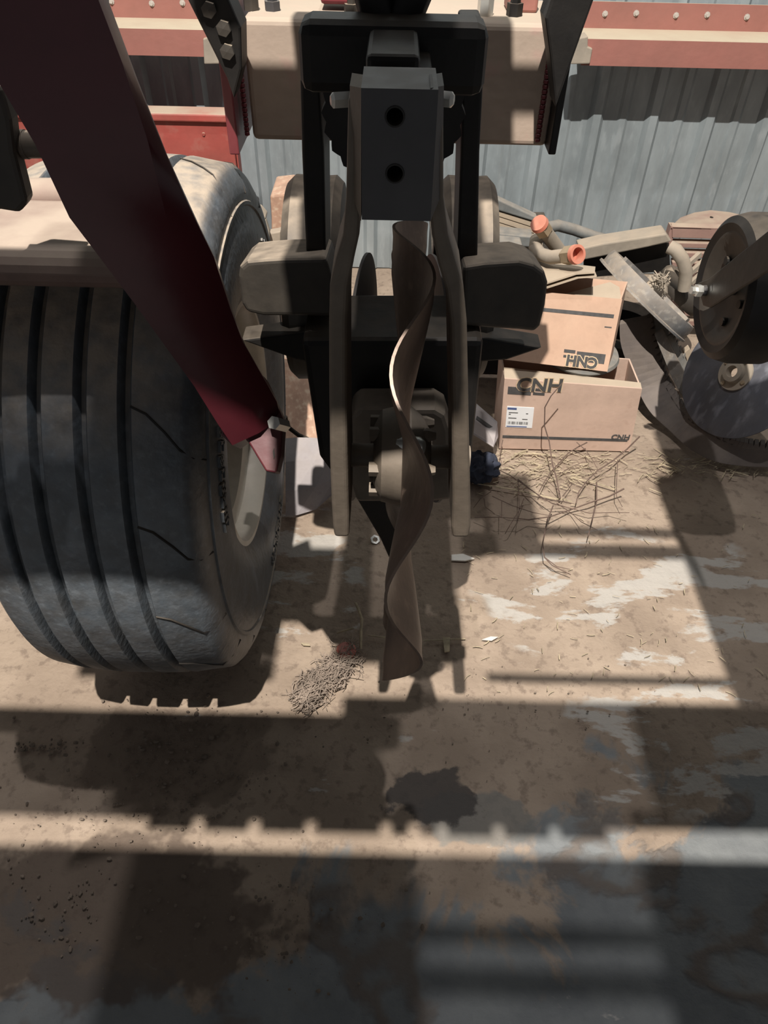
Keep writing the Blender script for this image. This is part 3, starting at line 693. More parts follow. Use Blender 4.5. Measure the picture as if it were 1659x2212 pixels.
# ------------------------------------------------------------------ cartons
def carton(name, label, fq, depth, mt, group=None, flaps=()):
    """fq = front face corners bl br tr tl"""
    bl_, br_, tr_, tl_ = [Vector(p) for p in fq]; d = Vector(depth)
    nrm = (br_ - bl_).cross(tl_ - bl_).normalized()
    if nrm.y > 0: nrm = -nrm
    T = thing(name, (bl_ + br_) / 2, label, 'box', group); t = 0.004
    n_ = -nrm * t
    MB().hexa([bl_, br_, tr_, tl_], [p + n_ for p in (bl_, br_, tr_, tl_)]).build('front_panel', mt, T)
    q = [p + d for p in (bl_, br_, tr_, tl_)]
    MB().hexa(q, [p - n_ for p in q]).build('back_panel', mt, T)
    ex = (br_ - bl_).normalized() * t
    f0 = n_ * 1.02
    MB().hexa([bl_ + f0, bl_ + d - f0, tl_ + d - f0, tl_ + f0], [p + ex for p in (bl_ + f0, bl_ + d - f0, tl_ + d - f0, tl_ + f0)]).build('side_panel', mt, T)
    MB().hexa([br_ + f0, br_ + d - f0, tr_ + d - f0, tr_ + f0], [p - ex for p in (br_ + f0, br_ + d - f0, tr_ + d - f0, tr_ + f0)]).build('side_panel', mt, T)
    ez = (tl_ - bl_).normalized() * t
    MB().hexa([bl_ + f0, br_ + f0, br_ + d - f0, bl_ + d - f0], [p + ez for p in (bl_ + f0, br_ + f0, br_ + d - f0, bl_ + d - f0)]).build('bottom_panel', mt, T)
    T_ = (bl_, br_, tr_, tl_, nrm)
    return T, T_
def face_pt(T_, u, v, off=0.0006):
    bl_, br_, tr_, tl_, n = T_
    return (bl_ * (1 - u) + br_ * u) * (1 - v) + (tl_ * (1 - u) + tr_ * u) * v + n * off
def stripe(T, T_, u0, u1, v0, v1, nm, mt, off=0.0004, th=0.0004):
    q = [face_pt(T_, u, v, off + th) for (u, v) in ((u0, v0), (u1, v0), (u1, v1), (u0, v1))]
    q2 = [face_pt(T_, u, v, -0.0002) for (u, v) in ((u0, v0), (u1, v0), (u1, v1), (u0, v1))]
    return MB().hexa(q, q2).build(nm, mt, T)
# lower carton on the floor
B1Y = 1.46
fq = [PG(1081, 948, B1Y), PG(1362, 966, B1Y), PY(1387, 840, B1Y), PY(1090, 818, B1Y)]
fq[0].z = fq[1].z = 0.002
c1, T1 = carton('cardboard_box', 'long cardboard box on the floor with a white label, logo upright', fq, (0.0, 0.13, 0), M['cardpale'], 'parts cartons')
stripe(c1, T1, 0.03, 0.20, 0.80, 0.90, 'logo_bar', M['ink'])
stripe(c1, T1, 0.215, 0.305, 0.865, 0.90, 'logo_tagline', M['ink']); stripe(c1, T1, 0.215, 0.30, 0.81, 0.845, 'logo_tagline', M['ink'])
ax = T1[1] - T1[0]; ay = T1[3] - T1[0]
Hc = ay.length
text_mesh('CNH', Hc * 0.235, M['paleink'], 'logo_outline', c1, face_pt(T1, 0.085, 0.858, 0.0010), ax, ay, offset=0.0034)
text_mesh('CNH', Hc * 0.235, M['ink'], 'logo_letters', c1, face_pt(T1, 0.085, 0.858, 0.0020), ax, ay, offset=0.0014)
stripe(c1, T1, 0.02, 0.97, 0.165, 0.205, 'printed_stripe', M['ink'])
text_mesh('CNH', Hc * 0.10, M['ink'], 'small_logo', c1, face_pt(T1, 0.84, 0.20, 0.0012), ax, ay, offset=0.0007)
lb = stripe(c1, T1, 0.035, 0.235, 0.33, 0.63, 'shipping_label', M['paper'], 0.0006, 0.0005)
def lprint(u0, u1, v0, v1): stripe(c1, T1, 0.035 + 0.2 * u0, 0.035 + 0.2 * u1, 0.33 + 0.3 * v0, 0.33 + 0.3 * v1, 'label_print', M['blueink'] if v1 > .8 or v0 < .08 else M['ink'], 0.0012, 0.0003)
lprint(0.02, 0.36, 0.86, 0.95); lprint(0.04, 0.8, 0.03, 0.07)
for (u0, u1, v) in ((0.08, 0.42, 0.70), (0.72, 0.8, 0.68), (0.08, 0.16, 0.62), (0.08, 0.38, 0.44), (0.6, 0.8, 0.40)): lprint(u0, u1, v, v + 0.035)
u = 0.07; random.seed(3)
while u < 0.84:
    w = random.choice((0.008, 0.014, 0.02)); lprint(u, u + w, 0.16, 0.29); u += w + random.choice((0.008, 0.012, 0.03))
# open flap lip of the lower carton
q = [T1[3], T1[2]]
MB().prism([T1[3] + Vector((0, .004, 0)), T1[2] + Vector((0, .004, 0)), T1[2] + Vector((0, 0.02, 0.004)), T1[3] + Vector((0, 0.03, 0.012))], (0, 0.002, -0.003)).build('top_flap', M['cardtan'], c1)
# upper carton, resting upside down on the tyre
B2Y = 1.50
fq = [PY(1075, 775, B2Y - 0.02), PY(1312, 803, B2Y - 0.02), PY(1344, 646, B2Y + 0.06), PY(1075, 622, B2Y + 0.06)]
def plane_fix(f):      # keep the fourth corner in the plane of the other three, along its own line of sight
    n = (f[1] - f[0]).cross(f[2] - f[0]); d = f[3] - CP; f[3] = CP + d * ((f[0] - CP).dot(n) / d.dot(n)); return f
fq = plane_fix(fq)
c2, T2 = carton('cardboard_box', 'brown cardboard box stacked on a tyre, logo printed upside down', fq, (0.03, 0.085, 0.0), M['card'], 'parts cartons')
stripe(c2, T2, 0.0, 0.96, 0.735, 0.785, 'printed_stripe', M['ink'])
stripe(c2, T2, 0.70, 0.955, 0.10, 0.235, 'logo_bar', M['ink'])
stripe(c2, T2, 0.585, 0.685, 0.20, 0.245, 'logo_tagline', M['ink']); stripe(c2, T2, 0.585, 0.685, 0.13, 0.165, 'logo_tagline', M['ink'])
stripe(c2, T2, 0.90, 0.96, 0.60, 0.615, 'print_mark', M['ink'])
ax = T2[0] - T2[1]; ay = T2[0] - T2[3]; Hc = ay.length
text_mesh('CNH', Hc * 0.215, M['paleink'], 'logo_outline', c2, face_pt(T2, 0.895, 0.165, 0.0010), ax, ay, offset=0.0034)
text_mesh('CNH', Hc * 0.215, M['ink'], 'logo_letters', c2, face_pt(T2, 0.895, 0.165, 0.0020), ax, ay, offset=0.0014)
# raised flap on the upper carton
fl_ = [PY(1222, 640, 1.60), PY(1345, 652, 1.60), PY(1340, 618, 1.66), PY(1316, 612, 1.67), PY(1300, 628, 1.64)]
MB().prism([PY(1222, 638, 1.575), PY(1342, 650, 1.575), PY(1338, 624, 1.615), PY(1318, 613, 1.63)], (0, 0.003, 0.003)).build('top_flap', M['cardtan'], c2)
# tyre lying between the cartons
tl = PY(1240, 815, 1.585); 
ty = MB().lathe((tl.x - 0.01, 1.585, 0.214), (0.09, 0.0, 1), [(-0.009, 0.07), (-0.010, 0.09), (-0.007, 0.102), (0, 0.106), (0.007, 0.102), (0.010, 0.09), (0.009, 0.07)], 48, closed=True).build('small_tyre', M['greyrub'], smooth=True)
tag(ty, 'grey narrow tyre lying flat between the two cardboard boxes', 'tyre')
# folded tan cardboard on top
bk = [(1062, 548), (1120, 552), (1180, 560), (1245, 571), (1285, 576)]
ft = [(1066, 572), (1110, 580), (1178, 612), (1245, 590), (1285, 587)]
def cardsheet(dz, nm, label, dx=0):
    m_ = MB()
    for i, (x, y) in enumerate(bk): m_.v.append(PY(x, y, 1.70) - Vector((0, 0, dz)))
    for i in range(5):
        x, y = ft[i]; m_.v.append((PY(bk[i][0], bk[i][1], 1.70) + PY(x, y, 1.545)) / 2 + Vector((0, 0, 0.006 - dz)))
    for i, (x, y) in enumerate(ft): m_.v.append(PY(x + dx, y, 1.545) - Vector((0, 0, dz)))
    for r_ in range(2):
        for k in range(4): m_.f.append((r_ * 5 + k, r_ * 5 + k + 1, (r_ + 1) * 5 + k + 1, (r_ + 1) * 5 + k))
    o = m_.build(nm, M['cardtan']); sm = o.modifiers.new('s', 'SOLIDIFY'); sm.thickness = 0.0035
    return tag(o, label, 'cardboard')
cardsheet(0, 'cardboard_sheet', 'dusty tan cardboard sheet sagging over the pile, under the orange-capped pipes')
cardsheet(0.009, 'cardboard_sheet', 'thin lower cardboard layer directly beneath the dusty sagging sheet', 6)
tn = MB().prism([PY(x, y, 1.56) for (x, y) in ((1075, 556), (1088, 552), (1098, 566), (1118, 584), (1122, 600), (1102, 598), (1080, 580))], (0, 0.004, 0.002)).build('torn_card', M['card'])
tag(tn, 'torn curl of brown cardboard at the corner of the tan sheet', 'cardboard')
# grey flat piece left of the lower carton, with rag below
gp = thing('folded_carton', PY(1050, 960, 1.42), 'flattened grey carton piece leaning left of the labelled box', 'cardboard')
MB().prism([PG(x, y, yy) for (x, y, yy) in ((1000, 925, 1.36), (1066, 966, 1.36), (1076, 945, 1.42), (1074, 915, 1.45), (1020, 868, 1.52), (1000, 860, 1.52))], (0, 0.004, 0.003)).build('panel', M['lilac'], gp)
MB().prism([PG(x, y, yy) for (x, y, yy) in ((1030, 898, 1.445), (1064, 922, 1.435), (1064, 930, 1.425), (1028, 905, 1.435))], (0, -0.001, 0.001)).build('slot', M['ink'], gp)
rg_ = MB(); bm = bmesh.new(); bmesh.ops.create_icosphere(bm, subdivisions=4, radius=1.0)
c = FL(1035, 1010, 0.03)
for v in bm.verts:
    d = v.co.normalized(); k = 1 + 0.35 * noise.noise(d * 2.2) + 0.18 * noise.noise(d * 6)
    v.co = Vector((d.x * 0.045 * k, d.y * 0.04 * k, max(-0.03, d.z * 0.036 * k)))
bm.verts.index_update()
rg_.v = [v.co + c for v in bm.verts]; rg_.f = [tuple(v.index for v in f.verts) for f in bm.faces]; bm.free()
tag(rg_.build('rag', M['cloth'], smooth=True), 'crumpled dark blue rag on the floor beside the fork', 'rag')

# ------------------------------------------------------------------ slatted panel
SP = thing('slatted_panel', PY(1110, 520, 1.88), 'tan slatted panel in a black frame leaning on the wall', 'panel')
for k in range(6):
    y0 = 447 + k * 12.5
    MB().prism([PY(x, y, 1.88) for (x, y) in ((1040, y0 - 2), (1172, y0 + 40), (1172, y0 + 50), (1040, y0 + 8))], (0, 0.012, 0)).build('slat', M['cardtan'], SP)
MB().prism([PY(x, y, 1.90) for (x, y) in ((1040, 440), (1172, 482), (1172, 560), (1040, 530))], (0, 0.01, 0)).build('backing', M['black'], SP)
MB().prism([PY(x, y, 1.875) for (x, y) in ((1040, 418), (1078, 432), (1160, 470), (1165, 482), (1040, 444))], (0, 0.03, 0)).build('frame_rail', M['greyrub'], SP, 0.003)
MB().prism([PY(x, y, 1.82) for (x, y) in ((1040, 502), (1152, 512), (1152, 535), (1040, 528))], (0, 0.05, 0)).build('frame_rail', M['greyrub'], SP, 0.003)
tag(MB().prism([PY(x, y, 1.74) for (x, y) in ((1030, 525), (1130, 534), (1130, 548), (1030, 545))], (0, 0.06, 0)).build('rubber_strip', M['greyrub'], bevel=0.004), 'dark grey rubber strip under the slatted panel', 'strip')
# ------------------------------------------------------------------ hydraulic pipes with orange caps
FT1 = thing('hydraulic_pipe', PY(1190, 540, 1.74), 'straight hydraulic pipe end with orange cap pointing up left', 'pipe', 'capped hydraulic pipes')
A = PY(1168, 488, 1.72); B = PY(1222, 560, 1.78); dv = (B - A).normalized()
MB().tube([A + dv * 0.015, B], 0.0165, 16).build('tube', M['dustysteel'], FT1, smooth=True)
MB().lathe(A, dv, [(-0.006, 0.015), (-0.006, 0.021), (0.022, 0.021), (0.026, 0.017)], 6).build('hex_nut', M['brass'], FT1)
MB().lathe(A, dv, [(-0.012, 0.0001), (-0.014, 0.015), (-0.014, 0.020), (-0.004, 0.0215), (-0.004, 0.015)], 24).build('cap', M['orange'], FT1, smooth=True)
FT2 = thing('hydraulic_pipe', PY(1200, 570, 1.70), 'curved hydraulic pipe elbow with orange cap facing forward', 'pipe', 'capped hydraulic pipes')
path = [PY(x, y, Y) for (x, y, Y) in ((1175, 505, 1.80), (1158, 518, 1.77), (1156, 536, 1.72), (1168, 550, 1.655), (1190, 556, 1.62), (1215, 553, 1.60), (1226, 552, 1.59))]
MB().tube(path, 0.0155, 16).build('tube', M['dustysteel'], FT2, smooth=True)
A = PY(1242, 550, 1.57); dv = (path[-1] - A).normalized()
MB().lathe(A, dv, [(0.0, 0.0155), (0.0, 0.021), (0.03, 0.021), (0.033, 0.016)], 6).build('hex_nut', M['brass'], FT2)
MB().lathe(A, dv, [(0.012, 0.0001), (0.012, 0.0135), (-0.011, 0.0145), (-0.011, 0.0205), (-0.001, 0.0215), (0.001, 0.0155)], 28).build('cap', M['orange'], FT2, smooth=True)
tag(MB().tube([PY(x, y, Y) for (x, y, Y) in ((1180, 492, 2.0), (1205, 487, 2.02), (1240, 496, 2.03), (1285, 512, 2.03), (1340, 526, 2.03), (1400, 545, 2.03))], 0.0155, 14).build('thick_hose', M['greyrub'], smooth=True), 'thick dusty grey hose running behind the orange-capped pipes', 'hose')
CH_ = thing('steel_channel', PY(1340, 560, 1.78), 'dusty grey steel channel lying across the top of the pile', 'channel')
MB().prism([PY(x, y, 1.93) for (x, y) in ((1252, 538), (1300, 527), (1440, 505), (1452, 522), (1400, 534), (1262, 562))], (0, 0.06, 0.0)).build('top_flange', M['dustysteel'], CH_, 0.004)
MB().prism([PY(x, y, 1.975) for (x, y) in ((1262, 556), (1445, 524), (1448, 585), (1262, 600))], (0, 0.012, 0.0)).build('web', M['black'], CH_)  # black sheet stands in for the dark void under the flange
tag(MB().tube([PY(x, y, Y) for (x, y, Y) in ((1446, 533, 1.80), (1460, 540, 1.79), (1474, 560, 1.78), (1482, 585, 1.78), (1478, 625, 1.78))], 0.0165, 14).build('bent_tube', M['dustysteel'], smooth=True), 'bent dusty tube end beside the steel channel', 'tube')
# ------------------------------------------------------------------ grille
GR = thing('louvred_guard', PY(1540, 600, 2.05), 'dusty faded red louvred guard with arched top against the wall', 'guard')
gy = 2.02
tp = [(1450, 488), (1470, 470), (1500, 459), (1535, 454), (1575, 458), (1610, 466), (1650, 482), (1680, 492)]
m_ = MB(); fr = [PY(1450 + 33 * i, 490 + i, gy) for i in range(8)]
bk2 = [PY(x, y, gy + 0.13) for (x, y) in tp]
m_.v = fr + bk2 + [p - Vector((0, 0, 0.004)) for p in fr] + [p - Vector((0, 0, 0.004)) for p in bk2]
for i in range(7):
    m_.f += [(i, i + 1, i + 9, i + 8), (16 + i, 24 + i, 25 + i, 17 + i), (i, 16 + i, 17 + i, i + 1), (8 + i, 9 + i, 25 + i, 24 + i)]
m_.build('arched_top', M['dustyred'], GR, smooth=True)
def gbar(y0, y1, nm='louvre'):
    MB().prism([PY(x, y, gy) for (x, y) in ((1452, y0), (1690, y0 + 7), (1690, y1 + 7), (1452, y1))], (0, 0.02, 0.004)).build(nm, M['dustyred'], GR, 0.002)
gbar(490, 514, 'head_band')
for k in range(9): gbar(524 + k * 21, 535 + k * 21)
p0 = PY(1450, 490, gy); p1 = PY(1462, 490, gy)
MB().box(p0.x, p1.x, gy + 0.003, gy + 0.03, 0, p0.z).build('post', M['dustyred'], GR)
p0 = PY(1675, 497, gy); p1 = PY(1690, 497, gy)
MB().box(p0.x, p1.x, gy + 0.003, gy + 0.03, 0, p0.z).build('post', M['dustyred'], GR)
MB().lathe(PY(1537, 470, gy + 0.075), (0.2, 0, 1), [(-0.004, 0.0001), (-0.004, 0.005), (0.002, 0.005), (0.002, 0.0001)], 8).build('plug', M['black'], GR)
for k, (x, y) in enumerate(((1492, 570), (1500, 586), (1505, 604))):
    a = PY(x - 18, y + 12, 1.945); b = PY(x + 20, y - 22, 1.98)
    o = MB().tube([a, b], 0.0085, 4).build('steel_bar', M['dustysteel'])
    tag(o, ('highest', 'middle', 'lowest')[k] + ' of three short dusty square bars left of the black wheel', 'bar', 'short square bars')
# ------------------------------------------------------------------ press wheel seen on edge
def cdir(a, b, c): return (RT * a + UP * b + FW * c).normalized()
EW = thing('press_wheel', PG(1395, 700, 1.62), 'scuffed dark steel wheel tilted almost edge-on against the boxes', 'wheel')
c = PY(1402, 634, 1.755); n_ = cdir(0.63, 0.64, -0.445); rw = 0.145
MB().lathe(c, n_, [(0.012, 0.03), (0.012, 0.09), (0.014, 0.11), (0.016, rw - 0.004), (0.0, rw), (-0.018, rw - 0.002), (-0.021, rw - 0.008), (-0.006, 0.112), (0.002, 0.09), (0.002, 0.03)], 48, closed=True).build('rim', M['wornsteel'], EW, smooth=True)
MB().lathe(c, n_, [(-0.022, rw - 0.004), (-0.024, rw + 0.006), (-0.019, rw + 0.006), (-0.017, rw - 0.004)], 48, closed=True).build('flange', M['wornsteel'], EW, smooth=True)
MB().lathe(c, n_, [(-0.01, 0.0001), (-0.01, 0.036), (0.03, 0.034), (0.04, 0.022), (0.05, 0.02), (0.05, 0.0001)], 20).build('hub', M['dustysteel'], EW, smooth=True)
for k in range(3):
    g = k * 2.094 + 0.5; a_ = n_.orthogonal().normalized(); b_ = n_.cross(a_)
    d_ = a_ * math.cos(g) + b_ * math.sin(g); e_ = n_.cross(d_)
    MB().obox(c + d_ * 0.08 + n_ * 0.018, d_ * 0.045, e_ * 0.008, n_ * 0.006).build('rib', M['wornsteel'], EW)
RW = thing('ring_wheel', PG(1440, 720, 1.72), 'dust-topped rubber ring wheel behind the edge-on steel wheel', 'wheel')
c = PY(1474, 628, 1.875); n_ = cdir(0.62, 0.55, -0.56)
MB().lathe(c, n_, [(-0.02, 0.056), (-0.022, 0.072), (-0.012, 0.079), (0.012, 0.079), (0.022, 0.072), (0.02, 0.056)], 48, closed=True).build('tyre', M['blackdusty'], RW, smooth=True)
MB().lathe(c, n_, [(-0.006, 0.0001), (-0.006, 0.058), (0.006, 0.058), (0.002, 0.04), (0.02, 0.03), (0.02, 0.0001)], 32).build('disc', M['black'], RW, smooth=True)
nest = MB(); random.seed(11)
cn = PY(1426, 606, 1.685)
for k in range(60):
    d = Vector((random.gauss(0, 1), random.gauss(0, 1), random.gauss(0, 1))).normalized(); e = Vector((random.gauss(0, 1), random.gauss(0, 1), random.gauss(0, 1))).normalized()
    p = cn + d * 0.018 * random.random(); nest.tube([p - e * 0.014, p + d * 0.003, p + e * 0.014], 0.0014, 3, cap=False)
tag(nest.build('straw_tuft', M['dustysteel']), 'small tuft of nest straw caught on the steel wheel hub', 'straw')
# ------------------------------------------------------------------ curved toothed belt
def strap(name, label, outer, inner, ys, th, teeth, mt, tsize):
    T = thing(name, PG(outer[-1][0], outer[-1][1], ys[-1]), label, 'belt'); m_ = MB(); n = len(outer)
    def sm(pts):   # resample
        out = []
        for i in range(len(pts) - 1):
            p0 = pts[max(i - 1, 0)]; p1 = pts[i]; p2 = pts[i + 1]; p3 = pts[min(i + 2, len(pts) - 1)]
            for k in range(5):
                t = k / 5
                out.append(tuple(0.5 * ((2 * b) + (c_ - a_) * t + (2 * a_ - 5 * b + 4 * c_ - d_) * t * t + (-a_ + 3 * b - 3 * c_ + d_) * t ** 3) for a_, b, c_, d_ in zip(p0, p1, p2, p3)))
        return out + [pts[-1]]
    O = sm([(x, y, Y) for (x, y), Y in zip(outer, ys)]); I = sm([(x, y, Y) for (x, y), Y in zip(inner, ys)])
    O = [PG(*q) for q in O]; I = [PG(q[0], q[1], q[2] + 0.02) for q in I]
    n = len(O); tv = Vector((0.3, 1, 0.25)).normalized() * th
    for o_, i_ in zip(O, I): m_.v += [o_, i_, i_ + tv, o_ + tv]
    for i in range(n - 1):
        for k in range(4):
            k2 = (k + 1) % 4; m_.f.append((i * 4 + k, i * 4 + k2, i * 4 + 4 + k2, i * 4 + 4 + k))
    m_.f += [(0, 1, 2, 3), tuple((n - 1) * 4 + k for k in (3, 2, 1, 0))]
    m_.build('band', mt, T, 0.002)
    for k in range(teeth):
        f = (k + 0.7) / teeth * (n - 1); i = int(f); t = f - i
        if i >= n - 1: break
        p = I[i].lerp(I[i + 1], t); tan = (I[i + 1] - I[i]).normalized(); outw = (I[i] - O[i]); outw = (outw - tan * outw.dot(tan)).normalized()
        MB().hexa([p - tan * tsize - outw * 0.003, p + tan * tsize - outw * 0.003, p + tan * tsize * 0.5 + outw * tsize * 1.2, p - tan * tsize * 0.5 + outw * tsize * 1.2],
                  [q + tv for q in (p - tan * tsize - outw * 0.003, p + tan * tsize - outw * 0.003, p + tan * tsize * 0.5 + outw * tsize * 1.2, p - tan * tsize * 0.5 + outw * tsize * 1.2)]).build('tooth', mt, T)
    return T
strap('toothed_belt', 'broad brown toothed rubber belt curving from the boxes down to the floor',
      [(1338, 700), (1342, 750), (1372, 830), (1402, 888), (1445, 930), (1492, 972), (1545, 998), (1605, 1008), (1680, 1010), (1780, 1000)],
      [(1400, 688), (1412, 742), (1428, 806), (1450, 856), (1480, 896), (1522, 930), (1580, 958), (1625, 968), (1690, 972), (1790, 965)],
      [1.70, 1.68, 1.64, 1.585, 1.53, 1.45, 1.40, 1.38, 1.375, 1.38], 0.016, 40, M['belt'], 0.009)
strap('toothed_belt', 'narrow grey toothed belt standing between the brown belt and the blue blade',
      [(1413, 722), (1432, 770), (1452, 818), (1470, 850), (1482, 868)],
      [(1432, 712), (1455, 762), (1478, 806), (1496, 836), (1508, 854)],
      [1.645, 1.64, 1.635, 1.63, 1.63], 0.008, 0, M['wornsteel'], 0.006)
strap('toothed_belt', 'thin dark toothed belt edge directly behind the narrow grey belt',
      [(1440, 728), (1455, 757), (1476, 800), (1495, 832), (1506, 848)],
      [(1450, 722), (1464, 748), (1488, 792), (1508, 824), (1519, 840)],
      [1.675, 1.685, 1.69, 1.69, 1.69], 0.008, 12, M['greyrub'], 0.007)
# blue blade
BB = thing('disc_blade', PG(1600, 945, 1.45), 'blue scuffed disc blade with bolted hub leaning under the black wheel', 'blade')
c = PY(1590, 806, 1.50); n_ = cdir(-0.80, 0.10, -0.58); rb = 0.152
MB().lathe(c, n_, [(0.0, 0.018), (0.0, 0.05), (-0.006, 0.1), (-0.02, rb), (-0.023, rb), (-0.01, 0.1), (-0.004, 0.05), (-0.004, 0.018)], 64, closed=True).build('blade', M['bluesteel'], BB, smooth=True)
MB().lathe(c, n_, [(0.0, 0.02), (0.0, 0.042), (0.005, 0.042), (0.006, 0.026), (0.018, 0.024), (0.02, 0.014), (0.0, 0.012)], 32).build('hub_flange', M['dustysteel'], BB, smooth=True)
a_ = n_.orthogonal().normalized(); b_ = n_.cross(a_)
for k in range(4):
    g = k * math.pi / 2 + 0.7; MB().lathe(c + (a_ * math.cos(g) + b_ * math.sin(g)) * 0.034, n_, [(0.004, 0.0001), (0.004, 0.006), (0.009, 0.005), (0.009, 0.0001)], 6).build('bolt', M['brass'], BB)
tag(slab([(1478, 762), (1490, 752), (1497, 770), (1512, 800), (1515, 840), (1500, 830)], 1.76, 0.02, 'tan_plate', M['cardtan'], bevel=0.002), 'small tan plate scrap wedged between the grey belt and blue blade', 'plate')
# black tyre added to darken the gap behind the belts
ot = thing('filler_tyre', (0.66, 1.90, 0), 'added black tyre darkening the gap behind the belts', 'tyre')
MB().lathe((0.66, 1.87, 0.075), (0.05, -0.1, 1), [(-0.05, 0.08), (-0.055, 0.12), (-0.035, 0.15), (0.035, 0.15), (0.055, 0.12), (0.05, 0.08)], 48, closed=True).build('tread', M['black'], ot, smooth=True)
DC = thing('dark_filler', (0.36, 1.95, 0), 'black shade crate at the back of the pile beneath the cardboard sheet', 'filler')  # black box added to darken the gaps in the pile
MB().box(0.12, 0.46, 1.80, 2.25, 0.0, 0.27).build('body', M['black'], DC, 0.004)
MB().box(0.115, 0.465, 1.795, 2.255, 0.27, 0.282).build('lid', M['black'], DC, 0.002)

# ================================================================== LITTER
random.seed(5)
tw_paths = [
 [(1375,535),(1250,600),(1080,655),(920,715),(740,775),(560,800),(470,790)], [(1510,90),(1400,200),(1270,305),(1150,380),(1050,480),(990,560),(965,660)],
 [(1060,140),(980,180),(900,230),(770,370),(700,470),(650,560)],
 [(470,455),(560,530),(660,600),(760,660),(870,690),(1080,745)], [(470,460),(475,560),(480,700),(465,830)], [(520,620),(480,720),(400,850),(360,920)],
 [(770,680),(720,800),(700,900),(680,1000),(695,1120),(760,1190),(920,1270)], [(695,1120),(800,1200),(915,1225)], [(1140,480),(1140,650),(1100,820),(1070,940)],
 [(970,140),(1050,210),(1110,300),(1150,370)], [(290,370),(400,420),(500,490),(600,560),(700,640),(830,640),(960,670)], [(1320,290),(1310,500),(1310,600),(1360,690)],
 [(330,640),(330,780)], [(180,620),(190,690),(270,750)], [(100,780),(300,780),(480,790)], [(800,660),(920,740),(1010,820),(1150,890)], [(340,120),(315,240),(330,340)],
 [(1080,745),(1250,740),(1420,740)], [(800,430),(900,360),(1020,310),(1200,300)], [(850,600),(930,500),(880,440)], [(240,560),(150,620),(90,700)], [(560,470),(640,440),(720,470),(830,560)], [(250,600),(420,680),(600,740),(760,770)]]
tw = MB()
def hgt(x, y): return 0.012 + 0.05 * max(0, noise.noise((x / 260.0, y / 260.0, 3.1)) + 0.35)
for i, pth in enumerate(tw_paths):
    pts = []
    for (x, y) in pth:
        px_, py_ = 1000 + x / 3.95, 920 + y / 3.95
        q = FL(px_, py_, hgt(x, y)); pts.append(q if q.y < 1.44 else PY(px_, py_, 1.44))
    r0 = 0.0021 if i in (0, 1) else (0.0017 if i in (2, 3, 6, 8) else 0.0011)
    tw.tube(pts, [r0 * (1 - 0.5 * k / len(pts)) for k in range(len(pts))], 5)
cp = [(1215, 827, .245), (1190, 856, .21), (1177, 880, .17), (1176, 920, .12), (1186, 953, .08), (1193, 1003, .05), (1202, 1034, .03), (1210, 1077, .02)]
tw.tube([FL(x, y, h) for (x, y, h) in cp], [0.0012 + 0.0001 * k for k in range(8)], 5)
tag(tw.build('dry_branch', M['twig'], smooth=True), 'thin leafless brown branch sprawling on the floor before the boxes', 'branch')
# straw litter
def strip(mb, p, ang, ln, wd, bend=0.2, tilt=0.0):
    d = Vector((math.cos(ang), math.sin(ang), tilt)); s_ = Vector((-d.y, d.x, 0)).normalized(); q = []
    for k in range(4):
        t = k / 3 - 0.5
        c_ = p + d * ln * t + s_ * bend * ln * (t * t) + Vector((0, 0, 0.0015)); w_ = wd * (1 - 0.5 * abs(t))
        q += [c_ - s_ * w_, c_ + s_ * w_, c_ + Vector((0, 0, wd * 0.8))]
    f = []
    for k in range(3):
        for a_, b_ in ((0, 2), (2, 1), (1, 0)): f.append((k * 3 + a_, k * 3 + b_, k * 3 + 3 + b_, k * 3 + 3 + a_))
    mb.add(q, f)
st = MB()
for k in range(430):
    x = random.gauss(1190, 90); y = random.gauss(1012, 30)
    if y < 972 or x < 1010: continue
    strip(st, FL(x, y, 0.001 + random.random() * 0.004), random.uniform(-0.9, 0.9) + (math.pi if random.random() < .5 else 0), random.uniform(0.004, 0.03), random.uniform(0.0004, 0.0013), random.uniform(-.4, .4))
for k in range(170):
    x = random.uniform(1380, 1659); y = random.gauss(1005, 14)
    strip(st, FL(x, max(y, 978), 0.002 + random.random() * 0.006), random.uniform(-1, 1), random.uniform(0.01, 0.05), random.uniform(0.0006, 0.0014), random.uniform(-.4, .4))
for k in range(120):
    x = random.uniform(1000, 1659); y = random.uniform(1100, 1500)
    strip(st, FL(x, y, 0.001), random.uniform(0, 6.28), random.uniform(0.005, 0.02), random.uniform(0.0005, 0.0012), random.uniform(-.4, .4))
for (x0, y0, x1, y1) in ((1020, 1043, 1200, 1078), (1200, 1078, 1235, 1084), (1105, 988, 1140, 972), (1110, 980, 1200, 985), (1235, 1032, 1330, 1058)):
    a = FL(x0, y0, 0.006); b = FL(x1, y1, 0.006); st.tube([a, (a + b) / 2 + Vector((0, 0, 0.004)), b], 0.0019, 5)
tag(st.build('straw_litter', M['straw']), 'pale straw litter scattered on the floor before the boxes', 'straw', kind='stuff')
